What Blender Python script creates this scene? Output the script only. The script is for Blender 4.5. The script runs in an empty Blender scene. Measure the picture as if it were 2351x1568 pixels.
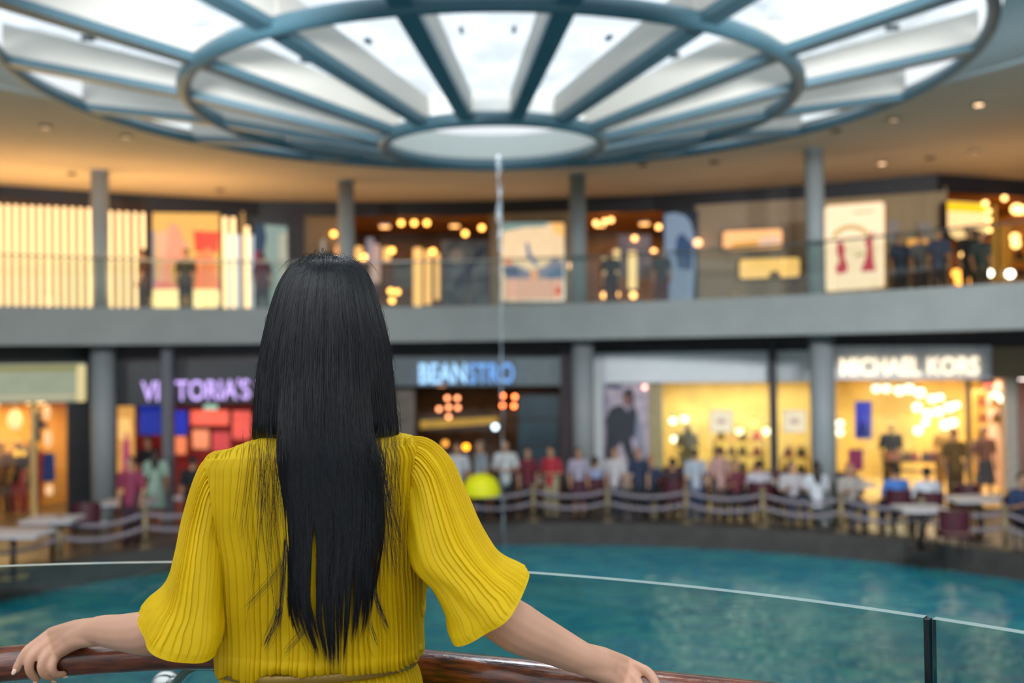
import bpy, math, random
import numpy as np
from mathutils import Vector, Matrix
random.seed(7); RNG = np.random.default_rng(7)
C = bpy.context.scene.collection
S = bpy.context.scene
# ------------------------------------------------------------------ camera
E = 3.5                                    # eye height above the promenade floor
F = 2300.0; PITCH = math.radians(.77); ROLL = math.radians(-.75)
CM = (Matrix.Rotation(math.pi/2+PITCH, 4, 'X') @ Matrix.Rotation(ROLL, 4, 'Z'))
cam = bpy.data.cameras.new('camera'); co = bpy.data.objects.new('camera', cam); C.objects.link(co)
co.matrix_world = Matrix.Translation((0, 0, E)) @ CM
cam.sensor_width = 36; cam.lens = 36*F/2351; cam.clip_start = .05; cam.clip_end = 300
cam.dof.use_dof = True; cam.dof.focus_distance = 1.66; cam.dof.aperture_fstop = 2.4
S.camera = co
# ------------------------------------------------------------------ colour management, sky, light
S.view_settings.view_transform = 'Standard'; S.view_settings.look = 'None'
S.view_settings.gamma = 1; S.view_settings.use_curve_mapping = False
S.view_settings.exposure = 0.0
W = bpy.data.worlds.new('sky'); S.world = W; W.use_nodes = True
nt = W.node_tree; nt.nodes.clear()
out = nt.nodes.new('ShaderNodeOutputWorld'); bg = nt.nodes.new('ShaderNodeBackground')
tc = nt.nodes.new('ShaderNodeTexCoord'); sp = nt.nodes.new('ShaderNodeSeparateXYZ')
rp = nt.nodes.new('ShaderNodeValToRGB'); nz = nt.nodes.new('ShaderNodeTexNoise'); mx = nt.nodes.new('ShaderNodeMixRGB')
nz.inputs['Scale'].default_value = 5; nz.inputs['Detail'].default_value = 6
rp.color_ramp.elements[0].position = .40; rp.color_ramp.elements[0].color = (.10, .115, .12, 1)
rp.color_ramp.elements[1].position = .56; rp.color_ramp.elements[1].color = (.26, .275, .29, 1)
ez = rp.color_ramp.elements.new(.95); ez.color = (.92, .97, 1, 1)
mp = nt.nodes.new('ShaderNodeMapRange'); mp.inputs[1].default_value = -1
nt.links.new(tc.outputs['Generated'], sp.inputs[0]); nt.links.new(sp.outputs['Z'], mp.inputs[0])
nt.links.new(mp.outputs[0], rp.inputs[0]); nt.links.new(tc.outputs['Generated'], nz.inputs['Vector'])
mx.blend_type = 'MULTIPLY'; mx.inputs[0].default_value = .3
nt.links.new(rp.outputs[0], mx.inputs[1]); nt.links.new(nz.outputs['Fac'], mx.inputs[2])
nt.links.new(mx.outputs[0], bg.inputs[0]); bg.inputs[1].default_value = 3.2
nt.links.new(bg.outputs[0], out.inputs[0])
def area(loc, target, sx, sy, power, col):
    l = bpy.data.lights.new('added_fill', 'AREA'); l.shape = 'RECTANGLE'; l.size = sx; l.size_y = sy
    l.energy = power; l.color = col
    o = bpy.data.objects.new('added_fill', l); C.objects.link(o); o.location = loc
    o.rotation_euler = (Vector(target)-Vector(loc)).to_track_quat('-Z', 'Y').to_euler()
    return o
def spot(loc, target, power, col, ang=100, r=.35):
    l = bpy.data.lights.new('added_spot', 'SPOT'); l.energy = power; l.color = col; l.spot_size = math.radians(ang); l.spot_blend = .8; l.shadow_soft_size = r
    o = bpy.data.objects.new('added_spot', l); C.objects.link(o); o.location = loc
    o.rotation_euler = (Vector(target)-Vector(loc)).to_track_quat('-Z', 'Y').to_euler(); return o
for x, tx, ty, pw in ((-6.5, -10, 20, 2200), (-2.7, -4, 22, 2200), (3, 3.5, 22, 2200), (6, 9, 18, 2400)):      # unseen spots added over the canal to brighten the facades
    spot((x, 6, E+2.6), (tx, ty, E-.4), pw, (.96, .98, 1), 72)
spot((4, 6, E+2.6), (7, 22, E-.7), 1500, (.97, .98, 1), 42)  # narrow spot added to lift the lower right shop headers
spot((-.5, 3.6, E+3.2), (-.31, 1.6, E+.1), 260, (.9, .95, 1), 34, .5)      # spot added to put a highlight on the hair crown
area((-9.5, 21.3, E+1.15), (-9.0, 20.0, E+4), 7, 1.2, 420, (1, .60, .22))   # warm area fills added at balcony level to brighten the ceiling
area((-2.5, 23.6, E+1.15), (-2.4, 22.3, E+4), 7, 1.2, 60, (1, .66, .34))
area((6, 21.6, E+1.15), (5.4, 20.4, E+4), 7, 1.2, 50, (1, .72, .45))
area((11, 20.0, E+1.15), (10.5, 19.5, E+4), 4, 1.2, 60, (1, .62, .26))
area((0, 7, E-3.6), (0, 10, E+4), 9, 5, 100, (1, .98, .95))          # area fill added in place of bounce off the water
LIT = 1.0

# ------------------------------------------------------------------ helpers
def ray(px, py):
    d = CM.to_3x3() @ Vector(((px-1175.5)/F, -(py-784)/F, -1)); return d/d.y
def P(px, py, Y):
    d = ray(px, py); return Vector((d.x*Y, Y, d.z*Y+E))
def at_z(px, py, z):
    d = ray(px, py); t = (z-E)/d.z; return Vector((d.x*t, t, z))
def lin(c):
    c = [int(c[i:i+2], 16)/255 for i in (0, 2, 4)]
    return tuple((x/12.92 if x <= .04045 else ((x+.055)/1.055)**2.4) for x in c)+(1,)
MATS = {}
def mat(name, col, rough=.6, metal=0, emit=0, var=.12, scale=6, bump=0, spec=.5, col2=None, trans=0, stretch=None):
    """procedural principled material: noise-varied colour"""
    if name in MATS: return MATS[name]
    m = bpy.data.materials.new(name); m.use_nodes = True; n = m.node_tree.nodes; L = m.node_tree.links
    b = n['Principled BSDF']; a = lin(col)
    b.inputs['Roughness'].default_value = rough; b.inputs['Metallic'].default_value = metal
    b.inputs['Specular IOR Level'].default_value = spec
    t = n.new('ShaderNodeTexCoord'); q = n.new('ShaderNodeTexNoise'); q.inputs['Scale'].default_value = scale
    q.inputs['Detail'].default_value = 4
    if stretch:
        mpn = n.new('ShaderNodeMapping'); mpn.inputs['Scale'].default_value = stretch
        L.new(t.outputs['Object'], mpn.inputs[0]); L.new(mpn.outputs[0], q.inputs['Vector'])
    else: L.new(t.outputs['Object'], q.inputs['Vector'])
    r = n.new('ShaderNodeValToRGB'); L.new(q.outputs['Fac'], r.inputs[0])
    c2 = lin(col2) if col2 else tuple(x*(1-var) for x in a[:3])+(1,)
    r.color_ramp.elements[0].position = .35; r.color_ramp.elements[0].color = c2
    r.color_ramp.elements[1].position = .65; r.color_ramp.elements[1].color = a
    L.new(r.outputs[0], b.inputs['Base Color'])
    if emit:
        L.new(r.outputs[0], b.inputs['Emission Color']); b.inputs['Emission Strength'].default_value = emit
        b.inputs['Base Color'].default_value = (0, 0, 0, 1)
        for l in list(L):
            if l.to_socket == b.inputs['Base Color']: L.remove(l)
        b.inputs['Base Color'].default_value = tuple(x*.3 for x in a[:3])+(1,)
    if bump:
        bn = n.new('ShaderNodeBump'); bn.inputs['Strength'].default_value = bump; bn.inputs['Distance'].default_value = .02
        L.new(q.outputs['Fac'], bn.inputs['Height']); L.new(bn.outputs[0], b.inputs['Normal'])
    if trans:
        tr = n.new('ShaderNodeBsdfTranslucent'); L.new(r.outputs[0], tr.inputs[0])
        ms = n.new('ShaderNodeMixShader'); ms.inputs[0].default_value = trans
        L.new(b.outputs[0], ms.inputs[1]); L.new(tr.outputs[0], ms.inputs[2])
        L.new(ms.outputs[0], n['Material Output'].inputs[0])
    MATS[name] = m; return m
def glass(name, tint, mixf=.12, rough=.02, noise=0):
    if name in MATS: return MATS[name]
    m = bpy.data.materials.new(name); m.use_nodes = True; n = m.node_tree.nodes; L = m.node_tree.links
    n.remove(n['Principled BSDF'])
    tr = n.new('ShaderNodeBsdfTransparent'); tr.inputs[0].default_value = lin(tint)
    gl = n.new('ShaderNodeBsdfGlossy'); gl.inputs['Roughness'].default_value = rough; gl.inputs[0].default_value = (.9, .95, 1, 1)
    fr = n.new('ShaderNodeFresnel'); ge = n.new('ShaderNodeNewGeometry'); mr = n.new('ShaderNodeMapRange')
    mr.inputs[3].default_value = 1.5; mr.inputs[4].default_value = 1/1.5; L.new(ge.outputs['Backfacing'], mr.inputs[0]); L.new(mr.outputs[0], fr.inputs[0])
    ms = n.new('ShaderNodeMixShader'); L.new(fr.outputs[0], ms.inputs[0])
    L.new(tr.outputs[0], ms.inputs[1]); L.new(gl.outputs[0], ms.inputs[2])
    last = ms
    if noise:
        q = n.new('ShaderNodeTexNoise'); q.inputs['Scale'].default_value = 2.2; q.inputs['Detail'].default_value = 5
        t = n.new('ShaderNodeTexCoord'); L.new(t.outputs['Object'], q.inputs['Vector'])
        rr = n.new('ShaderNodeValToRGB'); rr.color_ramp.elements[0].position = .42; rr.color_ramp.elements[1].position = .62
        L.new(q.outputs['Fac'], rr.inputs[0])
        mu = n.new('ShaderNodeMath'); mu.operation = 'MULTIPLY'; mu.inputs[1].default_value = noise; L.new(rr.outputs[0], mu.inputs[0])
        df = n.new('ShaderNodeBsdfTranslucent'); df.inputs[0].default_value = (.75, .82, .9, 1)
        m2 = n.new('ShaderNodeMixShader'); L.new(mu.outputs[0], m2.inputs[0]); L.new(ms.outputs[0], m2.inputs[1]); L.new(df.outputs[0], m2.inputs[2])
        last = m2
    L.new(last.outputs[0], n['Material Output'].inputs[0]); MATS[name] = m; return m

class MB:
    def __init__(s): s.v = []; s.f = []
    def add(s, vs, fs):
        o = len(s.v); s.v += [tuple(v) for v in vs]; s.f += [tuple(i+o for i in f) for f in fs]; return s
    def box(s, c, d, rz=0, M=None):
        R = M or Matrix.Rotation(rz, 3, 'Z'); c = Vector(c)
        vs = [c+R @ Vector((x*d[0]/2, y*d[1]/2, z*d[2]/2)) for x in (-1, 1) for y in (-1, 1) for z in (-1, 1)]
        return s.add(vs, [(0, 1, 3, 2), (4, 6, 7, 5), (0, 4, 5, 1), (2, 3, 7, 6), (0, 2, 6, 4), (1, 5, 7, 3)])
    def cbox(s, c, d, b=.02, rz=0):            # box with chamfered vertical edges
        hx, hy = d[0]/2, d[1]/2; b = min(b, hx*.9, hy*.9)
        pts = [(hx-b, -hy), (hx, -hy+b), (hx, hy-b), (hx-b, hy), (-hx+b, hy), (-hx, hy-b), (-hx, -hy+b), (-hx+b, -hy)]
        R = Matrix.Rotation(rz, 3, 'Z'); c = Vector(c)
        lo = [c+R @ Vector((x, y, -d[2]/2)) for x, y in pts]; hi = [c+R @ Vector((x, y, d[2]/2)) for x, y in pts]
        n = 8
        return s.add(lo+hi, [tuple(range(n))[::-1], tuple(range(n, 2*n))]+[(i, (i+1) % n, n+(i+1) % n, n+i) for i in range(n)])
    def prism(s, front, off):                   # front: 3D polygon, off: thickness vector
        n = len(front); off = Vector(off)
        return s.add([Vector(p) for p in front]+[Vector(p)+off for p in front],
                     [tuple(range(n)), tuple(range(n, 2*n))[::-1]]+[(i, n+i, n+(i+1) % n, (i+1) % n) for i in range(n)])
    def tube(s, pts, r, n=10, cap=True, sq=None):
        pts = [Vector(p) for p in pts]; k = len(pts); rs = r if hasattr(r, '__len__') else [r]*k
        rings = []; up = None
        for i, p in enumerate(pts):
            t = (pts[min(i+1, k-1)]-pts[max(i-1, 0)]).normalized()
            if up is None: up = Vector((0, 0, 1)) if abs(t.z) < .9 else Vector((1, 0, 0))
            a = t.cross(up).normalized(); b = a.cross(t).normalized(); up = b
            q = sq or (1, 1)
            rings.append([p+(a*math.cos(2*math.pi*j/n)*q[0]+b*math.sin(2*math.pi*j/n)*q[1])*rs[i] for j in range(n)])
        fs = [(i*n+j, i*n+(j+1) % n, (i+1)*n+(j+1) % n, (i+1)*n+j) for i in range(k-1) for j in range(n)]
        if cap: fs += [tuple(range(n))[::-1], tuple(range((k-1)*n, k*n))]
        return s.add([v for rg in rings for v in rg], fs)
    def ell(s, c, r, nu=16, nv=10, M=None):
        c = Vector(c); r = r if hasattr(r, '__len__') else (r, r, r); R = M or Matrix.Identity(3)
        vs = [c+R @ Vector((0, 0, -r[2]))]
        for i in range(1, nv):
            a = math.pi*i/nv-math.pi/2
            vs += [c+R @ Vector((r[0]*math.cos(a)*math.cos(2*math.pi*j/nu), r[1]*math.cos(a)*math.sin(2*math.pi*j/nu), r[2]*math.sin(a))) for j in range(nu)]
        vs.append(c+R @ Vector((0, 0, r[2]))); fs = [(0, 1+(j+1) % nu, 1+j) for j in range(nu)]
        for i in range(nv-2):
            fs += [(1+i*nu+j, 1+i*nu+(j+1) % nu, 1+(i+1)*nu+(j+1) % nu, 1+(i+1)*nu+j) for j in range(nu)]
        b = 1+(nv-2)*nu; fs += [(b+j, b+(j+1) % nu, len(vs)-1) for j in range(nu)]
        return s.add(vs, fs)
    def limb(s, pts, rs, n=14, sub=5):          # tapered tube with round ends
        pts = [Vector(p) for p in pts]; pp = []; rr = []
        for i in range(len(pts)-1):
            p0 = pts[max(i-1, 0)]; p1 = pts[i]; p2 = pts[i+1]; p3 = pts[min(i+2, len(pts)-1)]
            for k in range(sub):
                t = k/sub
                pp.append(.5*((2*p1)+(p2-p0)*t+(2*p0-5*p1+4*p2-p3)*t*t+(3*p1-p0-3*p2+p3)*t**3)); rr.append(rs[i]*(1-t)+rs[i+1]*t)
        pp.append(pts[-1]); rr.append(rs[-1])
        d0 = (pp[0]-pp[1]).normalized(); d1 = (pp[-1]-pp[-2]).normalized()
        A = [(pp[0]+d0*rr[0]*math.sin(a), rr[0]*math.cos(a)) for a in (1.45, 1.05, .55)]
        B = [(pp[-1]+d1*rr[-1]*math.sin(a), rr[-1]*math.cos(a)) for a in (.55, 1.05, 1.45)]
        pp = [a[0] for a in A]+pp+[b[0] for b in B]; rr = [a[1] for a in A]+rr+[b[1] for b in B]
        return s.tube(pp, rr, n)
    def build(s, name, m, parent=None, smooth=False):
        me = bpy.data.meshes.new(name); me.from_pydata(s.v, [], s.f); me.update()
        return link(me, name, m, parent, smooth)
def link(me, name, m, parent=None, smooth=False):
    if m: me.materials.append(m)
    if smooth: me.polygons.foreach_set('use_smooth', [True]*len(me.polygons))
    o = bpy.data.objects.new(name, me); C.objects.link(o)
    if parent: o.parent = parent
    return o
def grid_mesh(name, V, m, parent=None, wrap=True, smooth=True):
    """V: (rows, cols, 3) numpy grid"""
    r, c, _ = V.shape; me = bpy.data.meshes.new(name)
    idx = np.arange(r*c).reshape(r, c); a = idx[:-1]; b = idx[1:]
    if wrap: a2 = np.roll(a, -1, 1); b2 = np.roll(b, -1, 1)
    else: a2 = a[:, 1:]; b2 = b[:, 1:]; a = a[:, :-1]; b = b[:, :-1]
    q = np.stack([a, a2, b2, b], -1).reshape(-1, 4)
    me.vertices.add(r*c); me.vertices.foreach_set('co', V.reshape(-1).astype(np.float32))
    me.loops.add(q.size); me.loops.foreach_set('vertex_index', q.reshape(-1).astype(np.int32))
    me.polygons.add(len(q)); me.polygons.foreach_set('loop_start', np.arange(0, q.size, 4, dtype=np.int32))
    me.update(calc_edges=True); me.validate()
    return link(me, name, m, parent, smooth)
def bake(o, *mods):
    """apply modifiers through the evaluated depsgraph"""
    for kind, kw in mods:
        md = o.modifiers.new(kind, kind)
        for k, v in kw.items(): setattr(md, k, v)
    dg = bpy.context.evaluated_depsgraph_get(); dg.update()
    me = bpy.data.meshes.new_from_object(o.evaluated_get(dg)); me.name = o.data.name
    o.modifiers.clear(); o.data = me
    me.polygons.foreach_set('use_smooth', [True]*len(me.polygons)); return o
def thing(name, label, cat, loc=(0, 0, 0), rz=0, group=None):
    o = bpy.data.objects.new(name, None); C.objects.link(o); o.location = loc; o.rotation_euler = (0, 0, rz)
    o.empty_display_size = .1
    o['label'] = label; o['category'] = cat
    if group: o['group'] = group
    return o
def tag(o, label, cat, group=None, kind=None):
    o['label'] = label; o['category'] = cat
    if group: o['group'] = group
    if kind: o['kind'] = kind
    return o
def struct(o): o['kind'] = 'structure'; return o
def dup(root, loc, rz, label, group=None):
    r = root.copy(); C.objects.link(r); r.location = loc; r.rotation_euler = (0, 0, rz); r['label'] = label
    if group: r['group'] = group
    for ch in list(root.children):
        c = ch.copy(); C.objects.link(c); c.parent = r
        for g in ch.children:
            d = g.copy(); C.objects.link(d); d.parent = c
    return r

# facade lines (plan view) and vertical planes standing on them
UP = [(-22, 13), (-16, 18.3), (-11.56, 22.65), (-9.14, 24.1), (-6.4, 25.5), (-3.3, 25.9), (-.24, 25.9), (3.63, 25.3), (7.13, 24.1), (9.74, 22.8), (12.1, 23.7), (20, 26.5)]
LO = [(-21, 13), (-15.5, 17.8), (-11, 21.6), (-9, 22.9), (-6.2, 24.1), (-3, 24.6), (0, 24.7), (3.5, 24.2), (7, 23.1), (9.6, 21.9), (16, 20.4), (22, 18)]
def on_line(px, line, off=0):
    s = ray(px, 800).x
    for (x0, y0), (x1, y1) in zip(line, line[1:]):
        a = x0-s*y0; b = x1-s*y1
        if a <= 0 <= b:
            t = a/(a-b); Y = y0+(y1-y0)*t-off; return Vector((s*Y, Y, 0))
    raise ValueError(px)
class Plane:
    def __init__(s, px0, px1, line, off=0):
        s.a = on_line(px0, line, off); s.b = on_line(px1, line, off)
        t = (s.b-s.a); t.normalize(); s.t = t; s.n = Vector((t.y, -t.x, 0))      # n points to the viewer
        s.rz = math.atan2(t.y, t.x)
    def pt(s, px, py, o=0):
        d = ray(px, py); a = s.a+s.n*o; k = a.dot(s.n)/d.dot(s.n); return Vector((d.x*k, k, d.z*k+E))
    def rect(s, mb, px0, px1, py0, py1, th=.06, o=0):
        A = s.pt(px0, (py0+py1)/2, o); B = s.pt(px1, (py0+py1)/2, o)
        zt = s.pt((px0+px1)/2, py0, o).z; zb = s.pt((px0+px1)/2, py1, o).z
        return mb.prism([(A.x, A.y, zb), (B.x, B.y, zb), (B.x, B.y, zt), (A.x, A.y, zt)], -s.n*th)
    def poly(s, mb, pts, th=.02, o=0):
        return mb.prism([s.pt(x, y, o) for x, y in pts], -s.n*th)
def rr(px0, px1, py0, py1, r, n=5, dy=0):       # rounded rectangle outline, dy = rise of the right edge
    pts = []
    for cx, cy, a0 in ((px1-r, py1-r, 0), (px0+r, py1-r, 90), (px0+r, py0+r, 180), (px1-r, py0+r, 270)):
        for k in range(n+1):
            a = math.radians(a0+90*k/n); x = cx+r*math.cos(a); pts.append((x, cy+r*math.sin(a)-dy*(x-px0)/(px1-px0)))
    return pts
def oval(cx, cy, rx, ry, n=18): return [(cx+rx*math.cos(2*math.pi*k/n), cy+ry*math.sin(2*math.pi*k/n)) for k in range(n)]
def arc_pts(c, r, a0, a1, n): return [(c[0]+r*math.sin(a0+(a1-a0)*k/n), c[1]+r*math.cos(a0+(a1-a0)*k/n)) for k in range(n+1)]
def arc_wall(mb, c, r, th, z0, z1, a0, a1, n):
    I = arc_pts(c, r, a0, a1, n); O = arc_pts(c, r+th, a0, a1, n)
    for i in range(n):
        vs = [(I[i][0], I[i][1], z0), (I[i+1][0], I[i+1][1], z0), (I[i+1][0], I[i+1][1], z1), (I[i][0], I[i][1], z1),
              (O[i][0], O[i][1], z0), (O[i+1][0], O[i+1][1], z0), (O[i+1][0], O[i+1][1], z1), (O[i][0], O[i][1], z1)]
        fs = [(0, 1, 2, 3), (4, 7, 6, 5), (3, 2, 6, 7), (0, 4, 5, 1)]
        if i == 0: fs.append((0, 3, 7, 4))
        if i == n-1: fs.append((1, 5, 6, 2))
        mb.add(vs, fs)
    return mb
#MAIN
# ================================================================== the place
PC, PR = (.2, 9.6), 11.3                   # canal basin edge
FC, FR = (-2.3, 9.3), 12.94                # upper balcony edge
OC, OR = (-.3, 9.9), 8.35                  # ceiling opening
rad = math.radians
M_conc = mat('grey_plaster', '949997', .8, scale=1.5, var=.08)
M_ceil = mat('warm_plaster_ceiling', 'b9a894', .85, scale=.8, var=.06)
M_white = mat('white_plaster', 'c6cdd0', .8, scale=.6, var=.08)
M_dark = mat('dark_brown_panel', '2b2426', .5, scale=3, var=.3)
M_navy = mat('near_black_panel', '12181f', .45, scale=3, var=.3)
M_floor = mat('stone_floor', '5c554e', .35, scale=3, var=.25)
M_curb = mat('dark_stone_curb', '403c3a', .6, scale=4, var=.3, bump=.1)
M_beige = mat('beige_wall', 'a48f72', .7, scale=1.2, var=.08)
M_cream = mat('cream_wall', 'd8b878', .7, scale=1.2, var=.1)
M_steel = mat('brushed_steel', 'a9adac', .28, metal=1, scale=30, var=.15)
M_col = mat('grey_column_paint', '8f9698', .6, scale=1.5, var=.06)

# floors
mb = MB(); I = arc_pts(PC, PR, rad(-115), rad(115), 60); O = arc_pts(PC, PR+22, rad(-115), rad(115), 60)
for i in range(60): mb.add([(*I[i], 0), (*I[i+1], 0), (*O[i+1], 0), (*O[i], 0)], [(0, 1, 2, 3)])
struct(mb.build('floor', M_floor))
mb = arc_wall(MB(), PC, PR-.12, .5, -.02-.62, .02, rad(-115), rad(115), 70)
struct(mb.build('trim_1', M_curb))
mb = arc_wall(MB(), PC, PR+.1, .3, -1.2, -.6, rad(-180), rad(180), 90)
struct(mb.build('wall_canal', mat('wet_dark_stone', '1c2426', .4)))
mb = MB(); ring = [(PC[0]+(PR+.2)*math.sin(a*math.pi/36), PC[1]+(PR+.2)*math.cos(a*math.pi/36), -.44) for a in range(72)]
mb.add(ring, [tuple(range(72))[::-1]])
m = bpy.data.materials.new('canal_water'); m.use_nodes = True; n = m.node_tree.nodes; L = m.node_tree.links; b = n['Principled BSDF']
t = n.new('ShaderNodeTexCoord'); q = n.new('ShaderNodeTexNoise'); q.inputs['Scale'].default_value = 1.7; q.inputs['Detail'].default_value = 5; q.inputs['Distortion'].default_value = .6
mpn = n.new('ShaderNodeMapping'); mpn.inputs['Scale'].default_value = (1, 1.7, 1); L.new(t.outputs['Object'], mpn.inputs[0]); L.new(mpn.outputs[0], q.inputs['Vector'])
r = n.new('ShaderNodeValToRGB'); r.color_ramp.elements[0].position = .4; r.color_ramp.elements[0].color = lin('00809a'); r.color_ramp.elements[1].position = .62; r.color_ramp.elements[1].color = lin('3a9aa0')
L.new(q.outputs['Fac'], r.inputs[0]); L.new(r.outputs[0], b.inputs['Base Color'])
b.inputs['Roughness'].default_value = .08; b.inputs['IOR'].default_value = 1.33
w2 = n.new('ShaderNodeTexNoise'); w2.inputs['Scale'].default_value = 3.2; w2.inputs['Detail'].default_value = 3; L.new(mpn.outputs[0], w2.inputs['Vector'])
bn = n.new('ShaderNodeBump'); bn.inputs['Strength'].default_value = .55; bn.inputs['Distance'].default_value = .1
L.new(w2.outputs['Fac'], bn.inputs['Height']); L.new(bn.outputs[0], b.inputs['Normal'])
struct(mb.build('canal_water', m))
# balcony slab: fascia, soffit, upper floor
mb = arc_wall(MB(), FC, FR, .35, E+.32, E+1.10, rad(-85), rad(85), 80); struct(mb.build('trim_2', M_conc))
def annulus(c, r0, r1, z, a0, a1, n=70, c1=None):
    mb = MB(); I = arc_pts(c, r0, a0, a1, n); O = arc_pts(c1 or c, r1, a0, a1, n)
    for i in range(n): mb.add([(*I[i], z), (*I[i+1], z), (*O[i+1], z), (*O[i], z)], [(0, 3, 2, 1)])
    return mb
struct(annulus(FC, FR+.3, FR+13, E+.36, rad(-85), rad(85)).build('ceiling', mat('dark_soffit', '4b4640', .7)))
struct(annulus(FC, FR+.3, FR+13, E+1.02, rad(-85), rad(85)).build('floor_upper', M_floor))
# main ceiling with its round opening, and the white dish between the opening and the skylight
struct(annulus(OC, OR, 24, E+4.0, rad(-110), rad(110), 90).build('ceiling_upper', M_ceil))
struct(arc_wall(MB(), OC, OR-.02, .12, E+3.96, E+4.02, rad(-180), rad(180), 100).build('trim_3', M_white))
KC = (-.2, 12.5)
mb = MB(); n = 120
for i in range(n):
    a0, a1 = 2*math.pi*i/n, 2*math.pi*(i+1)/n
    q = lambda c, r, a, z: (c[0]+r*math.sin(a), c[1]+r*math.cos(a), z)
    mb.add([q(OC, OR, a0, E+4.0), q(OC, OR, a1, E+4.0), q(KC, 5.76, a1, E+3.6), q(KC, 5.76, a0, E+3.6)], [(0, 1, 2, 3)])
struct(mb.build('ceiling_dish', M_white))

# ------------------------------------------------------------------ the skylight
M_frame = mat('blue_grey_steel', '41606c', .4, metal=.2, scale=2, var=.1)
M_fin = mat('white_painted_fin', 'b4b0a8', .5, scale=2, var=.04)
sk = thing('skylight', 'huge round glass skylight with steel rings and radiating ribs over the canal', 'skylight', (KC[0], KC[1], E))
def pol(r, a, z): return (r*math.sin(a), r*math.cos(a), z)
RINGS = [(1.36, 2.64, .075), (3.68, 3.13, .085), (5.66, 3.44, .07)]
for r, z, tr_ in RINGS:
    mb = MB(); n = 96
    pts = [pol(r, 2*math.pi*i/n, z) for i in range(n+1)]
    mb.tube(pts, tr_, 14, cap=False, sq=(1, 1.15)); mb.build('ring', M_frame, sk, True)
mb = MB(); n = 72                              # white drum above the inner ring
for i in range(n):
    a0, a1 = 2*math.pi*i/n, 2*math.pi*(i+1)/n
    mb.add([pol(1.36, a0, 2.66), pol(1.36, a1, 2.66), pol(1.22, a1, 3.02), pol(1.22, a0, 3.02)], [(0, 1, 2, 3)])
mb.build('drum', mat('bright_white_drum', 'f2f0ea', .6, var=.03), sk, True)
zr = lambda r: 2.64+(r-1.36)/(3.68-1.36)*.49 if r < 3.68 else 3.13+(r-3.68)/1.98*.31
N = 16
for k in range(N):
    a = 2*math.pi*(k+.5)/N; mb = MB(); mf = MB()
    d = Vector((math.sin(a), math.cos(a), 0)); s_ = Vector((d.y, -d.x, 0))
    for r0, r1 in ((1.36, 3.68), (3.68, 5.66)):
        z0, z1 = zr(r0), zr(r1)
        w0 = .075 if r0 < 3 else .11; w1 = .11 if r0 < 3 else .12
        A, B = d*r0, d*r1
        def sect(p, z, w, h): return [p-s_*w+Vector((0, 0, z)), p+s_*w+Vector((0, 0, z)), p+s_*w+Vector((0, 0, z+h)), p-s_*w+Vector((0, 0, z+h))]
        bx = [(0, 1, 2, 3), (7, 6, 5, 4), (0, 4, 5, 1), (1, 5, 6, 2), (2, 6, 7, 3), (3, 7, 4, 0)]
        mb.add(sect(A, z0-.05, w0, .09)+sect(B, z1-.05, w1, .09), bx)
        mf.add(sect(A, z0+.04, w0*.75, .26)+sect(B, z1+.04, w1*.85, .36), bx)
    rb = mb.build('rib', M_frame, sk); mf.build('fin', M_fin, rb)
M_sky = glass('wet_skylight_glass', 'eef3f6', noise=.45)
for k in range(N):
    a0 = 2*math.pi*(k-.5)/N; a1 = a0+2*math.pi/N; mb = MB()
    for r0, r1 in ((1.3, 3.68), (3.68, 5.7)):
        for j in range(4):
            b0 = a0+(a1-a0)*j/4; b1 = a0+(a1-a0)*(j+1)/4
            z0, z1 = zr(r0)+.31, zr(r1)+(.4)
            mb.add([pol(r0, b0, z0), pol(r0, b1, z0), pol(r1, b1, z1), pol(r1, b0, z1)], [(0, 1, 2, 3)])
    mb.build('glass_panel', M_sky, sk)
for k in range(N):                           # dark clamps along the glass joints
    for rr_, s2 in ((2.6, .035), (4.7, .05)):
        for ds in (-.16, .16):
            a = 2*math.pi*(k+.5)/N+ds*(.6 if rr_ < 3.6 else .5); MB().box(pol(rr_, a, zr(rr_)+.33), (s2, s2*3, .05), -a).build('glass_clamp', mat('dark_clamp', '3c4750', .5), sk)
mb = MB()
for (px, dz) in ((0, 0),):
    z = E+2.5; x0 = P(1146, 400, 12.45).x; pts = []; rs = []
    while z > E-3.4:
        pts.append((x0+random.uniform(-.012, .012), 12.45+random.uniform(-.012, .012), z)); rs.append(random.choice((.01, .03, .038, .022)) if z > E+1.3 else random.choice((.003, .006, .012))); z -= .09
    mb.tube(pts, rs, 8)
M_fall = mat('falling_water', 'a9bcc8', .15, spec=.8, var=.1)
MATS['falling_water'].node_tree.nodes['Principled BSDF'].inputs['Transmission Weight'].default_value = .5
tag(mb.build('falling_water', M_fall, smooth=True), 'thin stream of water falling from the centre of the skylight', 'water', kind='stuff')

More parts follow.
